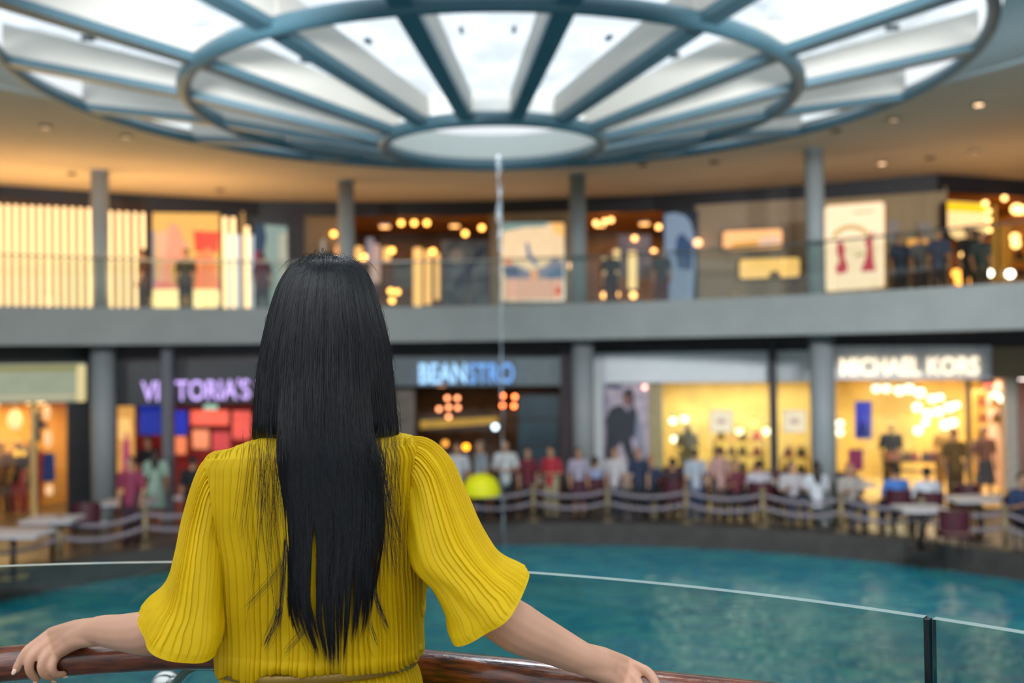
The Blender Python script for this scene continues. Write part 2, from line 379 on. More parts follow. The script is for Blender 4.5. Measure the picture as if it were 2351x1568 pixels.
# ------------------------------------------------------------------ facades
def line_wall(line, z0, z1, m, name, off=0):
    mb = MB()
    for (x0, y0), (x1, y1) in zip(line, line[1:]):
        mb.prism([(x0, y0, z0), (x1, y1, z0), (x1, y1, z1), (x0, y0, z1)], (0, .12, 0))
    return struct(mb.build(name, m))
line_wall(UP, E+3.62, E+4.02, mat('black_top_band', '1f2029', .5, var=.2), 'trim_4')
line_wall([(x, y-.05) for x, y in LO], E-.02, E+.36, mat('dark_lintel', '4a4143', .6, var=.2), 'trim_5')
def front(px0, px1, py0, py1, m, line, off=0, th=.1, name='wall_front'):
    p = Plane(px0, px1, line, off); mb = MB(); p.rect(mb, px0, px1, py0, py1, th); return struct(mb.build(name, m))
def recess(px0, px1, py0, py1, line, depth, mback, mside=None, mceil=None, mfloor=None, side='room', mg=.5):
    """a shop room behind the facade line"""
    p = Plane(px0, px1, line); a, b = p.a, p.b; zt = p.pt((px0+px1)/2, py0).z; zb = p.pt((px0+px1)/2, py1).z
    A, B = a-p.n*depth, b-p.n*depth; A = A-p.t*mg; B = B+p.t*mg
    q = lambda v, z: (v.x, v.y, z)
    struct(MB().add([q(A, zb), q(B, zb), q(B, zt), q(A, zt)], [(0, 1, 2, 3)]).build('wall_'+side+'_back', mback))
    struct(MB().add([q(a, zb), q(A, zb), q(A, zt), q(a, zt), q(b, zb), q(B, zb), q(B, zt), q(b, zt)], [(0, 1, 2, 3), (7, 6, 5, 4)]).build('wall_'+side+'_sides', mside or mback))
    struct(MB().add([q(a, zt), q(b, zt), q(B, zt), q(A, zt)], [(0, 1, 2, 3)]).build('ceiling_'+side, mceil or mback))
    struct(MB().add([q(a, zb), q(b, zb), q(B, zb), q(A, zb)], [(3, 2, 1, 0)]).build('floor_'+side, mfloor or M_floor))
    return p, zt, zb, depth
def room_light(rec, col, power, n, label, d=.5, group=None, size=.35, strength=6):
    """ceiling light panels with the light they give"""
    p, zt, zb, depth = rec; L_ = (p.b-p.a).length
    for i in range(n):
        c = p.a+p.t*L_*(i+.5)/n-p.n*depth*d; c.z = zt-.03
        o = thing('ceiling_light', label if n == 1 else label.replace('#', ['first', 'second', 'third', 'fourth'][i]), 'light', c, p.rz, group)
        fr_ = MB().cbox((0, 0, 0), (size+.08, size+.08, .05)).build('frame', M_steel, o)
        MB().cbox((0, 0, -.035), (size, size, .02)).build('diffuser', mat('lamp_glow_'+col, col, emit=strength, var=.02), o)
        l = bpy.data.lights.new('lamp', 'AREA'); l.shape = 'RECTANGLE'; l.size = L_/n*.8; l.size_y = depth*.6; l.energy = power; l.color = lin(col)[:3]
        lo = bpy.data.objects.new('lamp', l); C.objects.link(lo); lo.location = c-Vector((0, 0, .08)); lo.rotation_euler = (0, 0, p.rz)
def pane(px0, px1, py0, py1, line, off, nm, tint='e6eeea'):
    p = Plane(px0, px1, line, off); A = p.pt(px0, (py0+py1)/2); B = p.pt(px1, (py0+py1)/2)
    zt = p.pt((px0+px1)/2, py0).z; zb = p.pt((px0+px1)/2, py1).z
    return struct(MB().add([(A.x, A.y, zb), (B.x, B.y, zb), (B.x, B.y, zt), (A.x, A.y, zt)], [(0, 1, 2, 3)]).build(nm, glass('shop_glass', tint)))
def slab_thing(name, label, cat, px0, px1, py0, py1, line, off, m, th=.08, group=None, r=0, dy=0):
    p = Plane(px0, px1, line, off); o = thing(name, label, cat, p.pt((px0+px1)/2, py1), 0, group); mb = MB()
    p.poly(mb, rr(px0, px1, py0, py1, r, 5, dy) if r else [(px0, py0), (px1, py0-dy), (px1, py1-dy), (px0, py1)], th)
    return o, p, mb
def place(mb, o, name, m, parent=None):
    """build mb given in world space as a child of thing o (kept at o.location)"""
    mb.v = [tuple(Vector(v)-o.location) for v in mb.v]
    x = mb.build(name, m, parent or o); return x
def shape(o, p, name, pts, m, off, th=.015, parent=None):
    mb = MB(); p.poly(mb, pts, th, off); return place(mb, o, name, m, parent)
def sign_text(o, p, text, px0, px1, py0, py1, m, off, bold=0, name='lettering', parent=None, ymid=None):
    cu = bpy.data.curves.new('t', 'FONT'); cu.body = text; cu.extrude = .02; cu.offset = bold; cu.align_x = 'LEFT'
    to = bpy.data.objects.new('t', cu); C.objects.link(to)
    dg = bpy.context.evaluated_depsgraph_get(); dg.update(); me = bpy.data.meshes.new_from_object(to.evaluated_get(dg))
    bpy.data.objects.remove(to)
    v = np.array([x.co[:] for x in me.vertices]); lo, hi = v.min(0), v.max(0)
    a = p.pt(px0, py1, off); b2 = p.pt(px1, py1, off); c = p.pt((px0+px1)/2, py0, off); d = p.pt((px0+px1)/2, py1, off)
    W_ = Vector((b2.x-a.x, b2.y-a.y, 0)).length; H_ = c.z-d.z
    for x in me.vertices:
        u = (x.co.x-lo[0])/(hi[0]-lo[0])*W_; w = (x.co.y-lo[1])/(hi[1]-lo[1])*H_
        x.co = Vector((a.x, a.y, d.z))+p.t*u+Vector((0, 0, w))+p.n*x.co.z-o.location
    return link(me, name, m, parent or o)
def emis(name, col, s=1.0, var=.03, **k): return mat(name, col, .6, emit=s, var=var, **k)

# --- lower level, left clothing shop ---------------------------------
rc = recess(-60, 158, 925, 1212, LO, 2.6, mat('golden_shop_wall', 'c79a4c', .6, var=.1, scale=2), side='left_shop')
room_light(rc, 'ffcf86', 70, 2, '# warm ceiling light inside the clothing shop by the left pillar', group='lights in the left clothing shop')
front(155, 262, 800, 1215, M_navy, LO, .05, .15, 'wall_dark_panel')
front(-120, 215, 800, 842, M_dark, LO, .02, .1, 'wall_header')
pane(-60, 155, 925, 1210, LO, .02, 'window_1')
front(72, 84, 925, 1205, M_cream, LO, .06, .1, 'trim_6')
o, p, mb = slab_thing('shop_sign', 'long pale green lit box sign over the left clothing shop', 'sign', -120, 198, 838, 926, LO, .35, None, .3, r=6, dy=4)
place(mb, o, 'box', emis('sign_face_green', '9fa58c', .85, scale=3, var=.15))
shape(o, p, 'end_strip', rr(176, 196, 838, 922, 4, 3), emis('sign_cream', 'd8c68e', 1.0), .012)
shape(o, p, 'edge_strip', [(-120, 843), (178, 839), (178, 850), (-120, 856)], emis('sign_olive', '8f8850', .8), .012)
shape(o, p, 'lower_strip', [(-120, 912), (198, 905), (198, 912), (-120, 920)], emis('sign_pale', 'b7ad8c', .95), .012)

# --- lower level, the purple-lit shop --------------------------------
rc = recess(262, 900, 925, 1190, LO, 5, mat('crimson_shop_wall', '8a2c30', .6, scale=2, var=.35), M_navy, M_navy, side='dark_shop')
room_light(rc, 'ff8f70', 60, 3, '# red-tinted ceiling light inside the shop with purple letters', group='lights in the purple-lettered shop', size=.3, strength=3)
front(262, 902, 830, 925, M_navy, LO, .03, .12, 'wall_header')
front(262, 902, 790, 832, mat('dusky_lintel', '554b4e', .6), LO, .0, .12, 'wall_header')
o = thing('shop_sign', 'glowing lilac shop name letters reading VICTORIA\'S on the black header', 'sign', Plane(325, 735, LO, .1).pt(500, 918))
p = Plane(262, 902, LO, .1)
sign_text(o, p, "VICTORIA'S SECRET", 325, 742, 870, 917, emis('lilac_glow', 'b79be0', 1.9), .03, .012)
shape(o, p, 'rail', [(322, 918), (742, 916), (742, 919), (322, 921)], M_navy, .0, .03)
for i, (x0, x1, y0, y1, c, s_, lb) in enumerate([
        (268, 311, 930, 1150, 'e0a050', 1.1, 'tall amber lit poster beside the left pillar'),
        (318, 372, 925, 1000, '1a2c9c', .9, 'deep blue lit video screen under the letters VI'),
        (398, 432, 940, 1000, '2030b8', .9, 'small deep blue lit screen right of the slim post'),
        (436, 527, 940, 978, 'f0604a', 1.5, 'wide coral red lit panel under the lilac letters'),
        (532, 578, 942, 1010, 'e8584a', 1.2, 'narrow coral red lit panel nearest the hair'),
        (395, 430, 1000, 1045, 'f08050', 1.2, 'orange lit display square behind the shoppers'),
        (440, 482, 985, 1032, 'f08c60', 1.3, 'peach lit display square left of its lower twin'),
        (486, 530, 990, 1040, 'd84848', 1.0, 'red lit display square low beside the dress'),
        (598, 800, 950, 1080, 'b04048', .9, 'red lit wall panel deep in the shop')]):
    o, p, mb = slab_thing('wall_display', lb, 'display', x0, x1, y0, y1, LO, -.4-.25*(i > 0), None, .06, r=5)
    place(mb, o, 'casing', M_navy); shape(o, p, 'face', rr(x0+2, x1-2, y0+2, y1-2, 4), emis('panel_%s' % c, c, s_, var=.3, scale=9, col2=None), .012)
    if i == 0:
        shape(o, p, 'printed_figure', oval(290, 1060, 10, 70), emis('poster_rose', 'b8506a', .8), .03)
        shape(o, p, 'printed_top', rr(272, 300, 960, 1010, 8), emis('poster_peach', 'f4c070', 1.1), .03)
o, p, mb = slab_thing('exit_sign', 'small pale green glowing box sign above the coral panel', 'sign', 466, 502, 928, 942, LO, .05, None, .08, r=3)
place(mb, o, 'casing', M_navy); shape(o, p, 'face', rr(468, 500, 929, 941, 3), emis('pale_green_glow', 'a8c8b0', 1.0), .012)
pst = on_line(385, LO, 1.2)
o = thing('post', 'slim grey steel post in front of the purple-lettered shop', 'post', pst); mb = MB()
mb.cbox((0, 0, 1.9), (.24, .24, 3.8), .03); mb.build('shaft', mat('grey_post', '6b6c74', .5), o)
MB().cbox((0, 0, .05), (.32, .32, .1), .03).build('foot', M_steel, o)

# --- lower level, the cafe -------------------------------------------
rc = recess(896, 1292, 885, 1150, LO, 4.5, mat('dark_cafe_wall', '4a3c2c', .6, scale=2.5, var=.5), M_dark, M_dark, side='cafe')
room_light(rc, 'ffb060', 26, 2, '# warm ceiling light inside the dark cafe', group='lights in the dark cafe', size=.2, strength=3)
o, p, mb = slab_thing('shop_sign', 'grey teal fascia with blue glowing letters reading BEANSTRO', 'sign', 880, 1290, 820, 886, LO, .12, None, .16)
place(mb, o, 'board', mat('grey_teal_board', '5f6c72', .5))
shape(o, p, 'pale_end', [(1185, 822), (1288, 821), (1288, 883), (1185, 884)], mat('pale_teal_board', '74858a', .5), .012)
p2 = p
sign_text(o, p, 'BEAN', 963, 1070, 834, 880, emis('ice_blue_glow', '9fcdf5', 1.5), .05, .018)
sign_text(o, p, 'STRO', 1076, 1180, 834, 880, emis('blue_glow', '6fa5ea', 1.3), .05, .008)
front(1288, 1318, 800, 1165, mat('brown_grey_pier', '5a4e54', .6), LO, .15, .25, 'wall_pier')
front(905, 1300, 800, 822, M_dark, LO, .04, .1, 'wall_header')
o, p, mb = slab_thing('menu_light_box', 'long low yellow lit shelf strip inside the cafe', 'display', 963, 1145, 955, 986, LO, -1.2, None, .1)
place(mb, o, 'casing', M_dark); shape(o, p, 'face', [(965, 966), (1143, 957), (1143, 972), (965, 984)], emis('yellow_shelf', 'b08a30', 1.0, var=.3, scale=6), .012)
o, p, mb = slab_thing('glass_screen', 'blue grey framed glass screen at the right of the cafe', 'screen', 1190, 1284, 905, 1080, LO, -.3, None, .06)
place(mb, o, 'panel', mat('blue_grey_glass_panel', '3c5560', .25, var=.3, scale=2)); 
for yy in (905, 960, 1020): shape(o, p, 'bar', [(1190, yy), (1284, yy-1), (1284, yy+5), (1190, yy+6)], mat('dark_bar', '26323a', .5), .03)
o, p, mb = slab_thing('pale_banner', 'pale upright banner just right of the hair', 'banner', 905, 952, 895, 1010, LO, -.2, None, .05)
place(mb, o, 'cloth', mat('banner_cloth', '7d7468', .7, var=.35, scale=3))
def bulb(px, py, line, off, lb, col, s_, r=.06, cord=None, group=None, name='pendant_lamp'):
    p = Plane(px-8, px+8, line, off); c = p.pt(px, py); o = thing(name, lb, 'lamp', c, 0, group)
    MB().ell((0, 0, 0), r).build('bulb', emis('bulb_'+col, col, s_, var=.01), o, True)
    MB().tube([(0, 0, r*.7), (0, 0, r*1.6)], r*.45, 10).build('socket', M_dark, o)
    if cord: MB().tube([(0, 0, r*1.5), (0, 0, cord)], .008, 6).build('cord', M_dark, o)
for i, (x, y, s_, lb) in enumerate([(1027, 914, 5, 'upper left'), (1050, 914, 5, 'upper right'), (1008, 939, 6, 'left'), (1030, 935, 7, 'middle'), (1051, 936, 6, 'right'), (1030, 957, 7, 'lowest')]):
    bulb(x, y, LO, -.6, lb+' bulb of the copper cluster left of centre in the cafe', 'ff9a66', s_, .055, .35, 'copper bulbs of the cafe cluster')
for i, (x, y, s_, lb) in enumerate([(1154, 909, 11, 'bright left'), (1182, 911, 12, 'bright right'), (1154, 931, 4, 'dim left'), (1180, 932, 3, 'dim right'), (1212, 930, 3, 'faint lower'), (1224, 918, 4, 'faint upper')]):
    bulb(x, y, LO, -.5, lb+' orange bulb hanging under the right end of the blue letters', 'ff7a40', s_, .05, .3, 'orange bulbs in the cafe')
for x, y, c, s_, lb in [(1137, 980, 'cfe8f4', 5, 'cool white round lamp at the end of the yellow shelf strip'), (1070, 1026, 'ffa020', 6, 'amber globe lamp above the cafe guests'), (1050, 1022, 'ffa83a', 4, 'dimmer amber globe left of the amber one'),
                        (938, 905, 'e0a850', 4, 'small amber globe next to the hair'), (1215, 1035, 'd8a050', 3, 'dull amber globe at the right of the cafe'), (1022, 1018, 'd89038', 3, 'small amber globe over the shoulder of the dress')]:
    bulb(x, y, LO, -.4, lb, c, s_, .075, None)

# --- lower level, white-fronted shop ---------------------------------
M_hdr = mat('white_header', 'e6eef2', .55, var=.04)
M_yel = mat('butter_wall', 'd8bf74', .6, scale=1.6, var=.25)
rc = recess(1488, 1868, 872, 1135, LO, 3.2, M_yel, M_cream, mat('cream_ceiling', 'e2c98c', .6), side='white_shop')
room_light(rc, 'fff0cc', 80, 3, '# ceiling light inside the white-fronted shop', group='lights in the white-fronted shop')
front(1358, 1872, 808, 878, M_hdr, LO, .08, .14, 'wall_header')
front(1358, 1392, 870, 1150, M_hdr, LO, .04, .14, 'wall_pier')
front(1388, 1492, 870, 1150, M_conc, LO, .0, .1, 'wall_panel')
front(1358, 1870, 790, 812, M_dark, LO, .04, .1, 'wall_header')
front(1492, 1522, 878, 1110, mat('cream_pier', 'cdb68c', .5), LO, -.2, .2, 'wall_pier')
pane(1492, 1866, 876, 1125, LO, .02, 'window_2')
po = on_line(1773, LO, .5)
o = thing('post', 'slim dark steel mullion post between the two shop windows', 'post', po)
MB().cbox((0, 0, 1.9), (.17, .17, 3.75), .03).build('shaft', mat('dark_post', '3a3c46', .45), o)
MB().cbox((0, 0, .05), (.26, .26, .1), .03).build('foot', M_steel, o)
o, p, mb = slab_thing('poster', 'tall printed poster of a dark-clad figure beside the cream window', 'poster', 1386, 1490, 882, 1104, LO, .12, None, .05)
place(mb, o, 'sheet', mat('poster_ground', '9a8fa8', .5, var=.35, scale=5, col2='c9bcc4'))
pj = mat('poster_jacket', '2b3140', .6, var=.3, scale=5)
shape(o, p, 'printed_head', oval(1441, 914, 12, 20), mat('poster_face', '8a5e58', .6), .01)
shape(o, p, 'printed_hair', [(1430, 912), (1434, 896), (1446, 890), (1455, 900), (1456, 940), (1449, 925), (1446, 905)], mat('poster_hair', '222228', .6), .02)
shape(o, p, 'printed_jacket', [(1390, 960), (1402, 937), (1425, 928), (1441, 945), (1455, 930), (1462, 945), (1468, 1000), (1448, 1006), (1455, 1040), (1480, 1075), (1482, 1102), (1450, 1080), (1425, 1015), (1408, 1040), (1396, 1095), (1388, 1070), (1392, 1000)], pj, .012)
shape(o, p, 'printed_sky', [(1388, 884), (1430, 884), (1424, 892), (1392, 892)], mat('poster_blue', '2c3f6c', .6), .012)
shape(o, p, 'printed_arm', [(1462, 945), (1468, 960), (1486, 1060), (1484, 1085), (1472, 1060), (1458, 1000)], mat('poster_pale_arm', '8c93a8', .6), .018)
bulb(1480, 889, LO, .3, 'pinkish spot lamp at the top corner of the figure poster', 'f0b0a0', 5, .055, None)
for x, y, c, s_, lb in [(1730, 971, 'ff9a40', 8, 'orange round lamp inside the white-fronted shop'), (1545, 966, 'fff0c8', 5, 'soft white globe left of the hanging coat'), (1572, 962, 'fff0c8', 4, 'soft white globe nearest the hanging coat'), (1548, 1008, 'fff4d0', 4, 'soft white globe low in the cream window'),
                        (1760, 990, 'fff0c0', 4, 'pale globe just left of the dark mullion'), (1698, 990, 'ffe8b0', 4, 'pale globe beside the orange lamp'), (1808, 1095, 'fff0b0', 4, 'pale globe low behind the right window')]:
    bulb(x, y, LO, -.9, lb, c, s_, .085, None, 'globes in the white-fronted shop' if c != 'ff9a40' else None)
for x0, x1, y0, y1, lb in [(1629, 1683, 940, 994, 'square white lit picture in the middle of the cream window'), (1797, 1852, 940, 994, 'square white lit picture behind the right-hand window')]:
    o, p, mb = slab_thing('lit_picture', lb, 'display', x0, x1, y0, y1, LO, -.6, None, .06, r=4)
    place(mb, o, 'casing', M_cream); shape(o, p, 'face', rr(x0+2, x1-2, y0+2, y1-2, 4), emis('lit_picture_face', 'f0dcc0', 1.15), .012)
    shape(o, p, 'print', oval((x0+x1)/2, (y0+y1)/2, 12, 6), emis('lit_picture_print', 'd0a8a0', .9), .02)
def shelf(px0, px1, pys, py1, line, off, lb, m, group=None, d=.35):
    p = Plane(px0, px1, line, off); o = thing('shelf_unit', lb, 'shelf', p.pt((px0+px1)/2, py1), 0, group)
    for x in (px0, px1):
        mb = MB(); a = p.pt(x, pys[0]-4); b = p.pt(x, py1); mb.box(((a.x+b.x)/2, (a.y+b.y)/2, (a.z+b.z)/2), (.05, d, a.z-b.z), p.rz); place(mb, o, 'side_panel', m)
    for y in pys:
        mb = MB(); a = p.pt((px0+px1)/2, y); L_ = (p.pt(px1, y)-p.pt(px0, y)).length; mb.box(a, (L_, d, .04), p.rz); place(mb, o, 'board', m)
    return p
bagc = {}
def bag(p, px, py, w, h, col, lb, group=None):
    c = p.pt(px, py, 0); m = mat('bag_'+col, col, .5, var=.2); o = thing('handbag', lb, 'bag', c, p.rz, group)
    mb = MB().add([(-w/2, -.07, 0), (w/2, -.07, 0), (w/2, .07, 0), (-w/2, .07, 0), (-w*.4, -.04, h), (w*.4, -.04, h), (w*.4, .04, h), (-w*.4, .04, h)], [(0, 3, 2, 1), (4, 5, 6, 7), (0, 1, 5, 4), (1, 2, 6, 5), (2, 3, 7, 6), (3, 0, 4, 7)])
    mb.build('body', m, o)
    MB().tube([(w*.25*math.cos(a), 0, h*.95+h*.45*math.sin(a)) for a in [math.pi*k/8 for k in range(9)]], .012, 6).build('handle', m, o)
p = shelf(1640, 1755, (1010, 1045, 1080), 1120, LO, -1.2, 'cream shelf unit left of the dark mullion', mat('shelf_gold', 'a8823c', .5))
BC = ['b03a54', '5a3a22', '7a5230', '2c2420', '8c6a3a', '6a2a2a', 'c8a060', '403028']
names = {'b03a54': 'crimson', '5a3a22': 'chestnut', '7a5230': 'tan', '2c2420': 'black', '8c6a3a': 'ochre', '6a2a2a': 'burgundy', 'c8a060': 'straw', '403028': 'dark brown'}
k = 0
for row, y in (('top', 1010), ('middle', 1045), ('bottom', 1080)):
    for j, x in enumerate((1655, 1680, 1705, 1738)):
        c = BC[(k*3+j*2+1) % 8] if not (row == 'middle' and j == 3) else 'b03a54'; k += 1
        bag(p, x, y-2, .2, .16, c, '%s handbag on the %s board of the cream shelf unit, %s along' % (names[c], row, ['first', 'second', 'third', 'last'][j]), 'handbags on the cream shelf unit')
p = shelf(1796, 1856, (1050, 1090), 1120, LO, -1.2, 'narrow cream shelf unit behind the right-hand window', mat('shelf_gold', 'a8823c', .5))
for row, y in (('upper', 1050), ('lower', 1090)):
    for j, x in enumerate((1810, 1840)):
        c = BC[(k*3+j*3+1) % 8]; k += 1
        bag(p, x, y-2, .24, .2, c, '%s handbag on the %s board of the narrow shelf unit, %s one' % (names[c], row, ('left', 'right')[j]), 'handbags on the narrow shelf unit')
p = Plane(1560, 1610, LO, -.5); o = thing('hanging_coat', 'dark grey coat hanging in the cream window', 'coat', p.pt(1578, 1030))
shape(o, p, 'cloth', [(1572, 985), (1580, 978), (1588, 990), (1592, 1035), (1566, 1035)], mat('coat_grey', '7a7050', .8), 0, .1)
shape(o, p, 'hanger', [(1570, 985), (1580, 974), (1590, 985), (1580, 979)], M_steel, .03, .02)

# --- lower level, right shop -----------------------------------------
rc = recess(1912, 2312, 868, 1160, LO, 5.5, mat('amber_wall', 'd4b468', .6, scale=1.2, var=.35), M_yel, mat('cream_ceiling', 'e2c98c', .6), mat('pale_shop_floor', 'b89c70', .4), side='right_shop')
room_light(rc, 'fff0c8', 100, 4, '# ceiling light inside the shop at the right', group='lights in the right shop', strength=8)
o, p, mb = slab_thing('shop_sign', 'pale grey header with cream glowing letters reading MICHAEL KORS', 'sign', 1908, 2276, 794, 872, LO, .3, None, .3)
place(mb, o, 'board', mat('pale_grey_header', 'e2e6ee', .5))
sign_text(o, p, 'MICHAEL KORS', 1930, 2248, 821, 862, emis('cream_glow', 'ffeccc', 1.8), .06, .014)
front(2276, 2420, 796, 870, M_beige, LO, .12, .2, 'wall_header')
front(1905, 2420, 770, 797, M_dark, LO, .06, .1, 'wall_header')
front(2310, 2338, 868, 1150, mat('white_pier', 'bdb3a4', .5), LO, .1, .3, 'wall_pier')
front(1905, 1918, 868, 1150, mat('teal_pier', '4f6468', .5), LO, .05, .2, 'wall_pier')
rc = recess(2338, 2440, 868, 1150, LO, 3, mat('rose_wall', 'b49088', .6), side='edge_shop', mg=0)
room_light(rc, 'ffe8e0', 14, 1, 'ceiling light inside the shop cut off at the right edge')
pane(1918, 2100, 872, 1155, LO, .02, 'window_3')
front(2222, 2232, 870, 1150, mat('brown_jamb', '6e5428', .5), LO, -.3, .2, 'trim_7')
for x0, x1, y0, y1, c, s_, lb, fig in [(1962, 2002, 920, 1008, '4648c8', 1.0, 'upright violet blue lit picture in the right shop', 1), (1947, 1982, 1030, 1082, '9c2c60', .8, 'small magenta lit picture under the blue one', 0)]:
    o, p, mb = slab_thing('lit_picture', lb, 'display', x0, x1, y0, y1, LO, -.1, None, .06, r=3)
    place(mb, o, 'casing', M_cream); shape(o, p, 'face', rr(x0+2, x1-2, y0+2, y1-2, 3), emis('face_'+c, c, s_, var=.25, scale=8), .012)
    if fig: shape(o, p, 'printed_figure', [(1970, 985), (1982, 962), (1994, 985), (1998, 1004), (1968, 1004)], emis('deep_blue_print', '20248c', .6), .02)
for i, (x, y, r, lb) in enumerate([(2012, 892, .1, 'first of the pair at the top left'), (2035, 892, .1, 'second of the pair at the top left'), (2065, 897, .11, 'left of the top trio'), (2088, 893, .11, 'middle of the top trio'), (2112, 902, .11, 'right of the top trio'), (2140, 915, .09, 'high centre'), (2158, 912, .08, 'high centre right'),
                             (2105, 935, .1, 'centre left'), (2130, 950, .1, 'centre'), (2155, 945, .1, 'right of centre'), (2180, 935, .1, 'upper right'), (2195, 930, .08, 'topmost at the right'), (2125, 970, .08, 'lower centre'), (2170, 975, .11, 'lower right'), (2188, 970, .1, 'far lower right'), (2108, 988, .1, 'lowest'), (1928, 972, .09, 'against the left pier, upper'), (1928, 992, .09, 'against the left pier, lower'), (2300, 915, .09, 'by the white pier'), (2285, 905, .08, 'near the white pier')]):
    bulb(x, y, LO, -1.0-.12*(i % 5), 'round white lamp in the right shop, '+lb, 'fff0d0', 3.3, r, None, 'round white lamps in the right shop')
p = shelf(2030, 2150, (1058, 1080), 1118, LO, -.8, 'low display table of bags in the right shop', mat('brown_table', '7a5a34', .5))
for j, (x, c) in enumerate(((2042, 'c8703a'), (2060, 'd07a48'), (2082, '8c6a3a'), (2100, 'c86a5a'), (2125, '5a3a22'), (2143, '8a3a2a'))):
    names.update({'c8703a': 'orange', 'd07a48': 'apricot', 'c86a5a': 'salmon', '8a3a2a': 'rust'})
    bag(p, x, 1056, .2, .17, c, names[c]+' handbag on the low display table in the right shop', 'bags on the display table')
p = shelf(2240, 2306, (900, 935, 970), 1150, LO, -1.6, 'tall amber wall shelf beside the white pier', mat('amber_shelf', 'c89a40', .5))
for j, (x, y, c) in enumerate(((2255, 933, 'b05a30'), (2285, 933, 'a07030'), (2258, 968, 'c8703a'), (2288, 968, '8c6a3a'), (2270, 899, 'a83028'))):
    names.update({'b05a30': 'copper', 'a07030': 'mustard', 'a83028': 'red'})
    bag(p, x, y-1, .2, .16, c, names[c]+' handbag on the tall amber wall shelf', 'bags on the amber wall shelf')
slab_o, p, mb = slab_thing('red_sale_board', 'small red board under the header by the white pier', 'sign', 2250, 2286, 872, 882, LO, .05, None, .04)
place(mb, slab_o, 'board', mat('red_board', 'b0302a', .5))

# --- upper level -------------------------------------------------------
M_brown = mat('brown_recess', '3a2620', .6, var=.3)
front(-140, 200, 455, 705, M_brown, UP, 0, .1, 'wall_upper_left')
front(200, 345, 462, 705, M_brown, UP, 0, .1, 'wall_upper_left')
tube_m = emis('warm_tube_glow', 'ffcf92', 2.6, .01)
TL = [(x, 456+x*.045, 698+x*.008) for x in [-18+18.6*i for i in range(13)]]
TL += [(256, 472, 702), (275, 473, 702), (293, 474, 702), (312, 475, 690), (329, 476, 578), (518, 486, 705), (537, 487, 705), (569, 508, 690)]
for i, (x, y0, y1) in enumerate(TL):
    p = Plane(x-8, x+8, UP, .35); a = p.pt(x, y0+8); b = p.pt(x, 712)if i != 17 else p.pt(x, y1)
    o = thing('light_tube', 'upright glowing tube in the dense row left of the first pillar' if i < 13 else ('upright glowing tube right of the first pillar' if i < 17 else ['short glowing tube ending above the dark doorway person', 'left glowing tube of the pair beside the coloured window', 'right glowing tube of the pair beside the coloured window', 'lone glowing tube at the edge of the pale window'][i-17]), 'light',
              Vector((b.x, b.y, b.z)), 0, 'upright glowing tubes by the first pillar' if i < 13 else ('glowing tubes right of the pillar' if i < 17 else None))
    b.z = E+1.025 if i not in (17, 20) else b.z; o.location.z = b.z; h = a.z-b.z; w = .04 if i < 18 else .05
    MB().tube([(0, 0, .05), (0, 0, h-.05)], w, 12).build('tube', tube_m, o, True)
    MB().tube([(0, 0, 0), (0, 0, .05)], w*1.15, 12).build('end_cap', M_dark, o); MB().tube([(0, 0, h-.05), (0, 0, h)], w*1.15, 12).build('end_cap', M_dark, o)
# colourful shop window
front(343, 350, 480, 710, M_dark, UP, .1, .1, 'trim_8'); front(505, 512, 484, 710, M_dark, UP, .1, .1, 'trim_9')
o, p, mb = slab_thing('lit_window_display', 'large glowing shop window picture in orange, pink and red', 'display', 348, 506, 486, 712, UP, .05, None, .2)
place(mb, o, 'casing', M_dark)
def em(c, s=1.0): return emis('glow_'+c, c, s, .08, scale=8)
shape(o, p, 'backdrop', [(350, 488), (504, 490), (504, 700), (350, 700)], em('f0b860', .95), .012)
shape(o, p, 'printed_cloud', [(362, 535), (400, 520), (430, 560), (440, 610), (400, 640), (362, 650)], em('f0b48c', .95), .02)
shape(o, p, 'printed_face', [(390, 510), (412, 520), (424, 560), (432, 640), (405, 660), (372, 640), (380, 580)], em('f8a07c', .98), .027)
shape(o, p, 'red_square', [(444, 530), (504, 532), (500, 580), (448, 577)], em('f4503c', 1.0), .027)
shape(o, p, 'orange_robe', [(446, 590), (480, 566), (496, 600), (500, 665), (430, 665), (440, 620)], em('fc8c58', 1.0), .034)
shape(o, p, 'pink_base', [(350, 640), (500, 640), (504, 668), (350, 668)], em('f07c70', .95), .016)
shape(o, p, 'yellow_leaf', oval(404, 630, 12, 26), em('e8b050', .9), .04)
shape(o, p, 'lilac_edge', [(344, 530), (356, 530), (356, 660), (344, 660)], em('b0a8b0', .8), .04)
shape(o, p, 'bright_base', rr(348, 418, 664, 706, 10), em('ffe098', 1.6), .05)
shape(o, p, 'bright_base', rr(436, 504, 664, 706, 10), em('ffe098', 1.6), .05)
front(556, 562, 486, 712, M_cream, UP, .1, .1, 'trim_10')
# pale blue window with figures
o, p, mb = slab_thing('window_picture', 'pale blue green lit window display behind the head', 'display', 583, 664, 492, 712, UP, -.1, None, .1)
place(mb, o, 'casing', M_navy)
shape(o, p, 'backdrop', [(600, 515), (662, 520), (662, 705), (586, 705)], em('90a8a0', .75), .012)
shape(o, p, 'blue_dress', [(584, 520), (606, 512), (612, 545), (606, 580), (584, 575)], em('24486c', .5), .02)
shape(o, p, 'rose_dress', [(582, 575), (606, 575), (610, 620), (584, 640)], em('8c3c5c', .6), .02)
shape(o, p, 'pale_dress', [(640, 540), (660, 530), (662, 690), (640, 690)], em('b8b8a4', .8), .02)
front(660, 698, 484, 712, mat('dark_pier', '252530', .6), UP, .1, .2, 'wall_upper_pier')
front(696, 784, 490, 712, mat('tan_wall', '8e7656', .7), UP, 0, .1, 'wall_upper_tan')
bulb(766, 537, UP, .2, 'amber round lamp on the tan wall left of the second pillar', 'ffb050', 7, .07, None, name='wall_lamp')
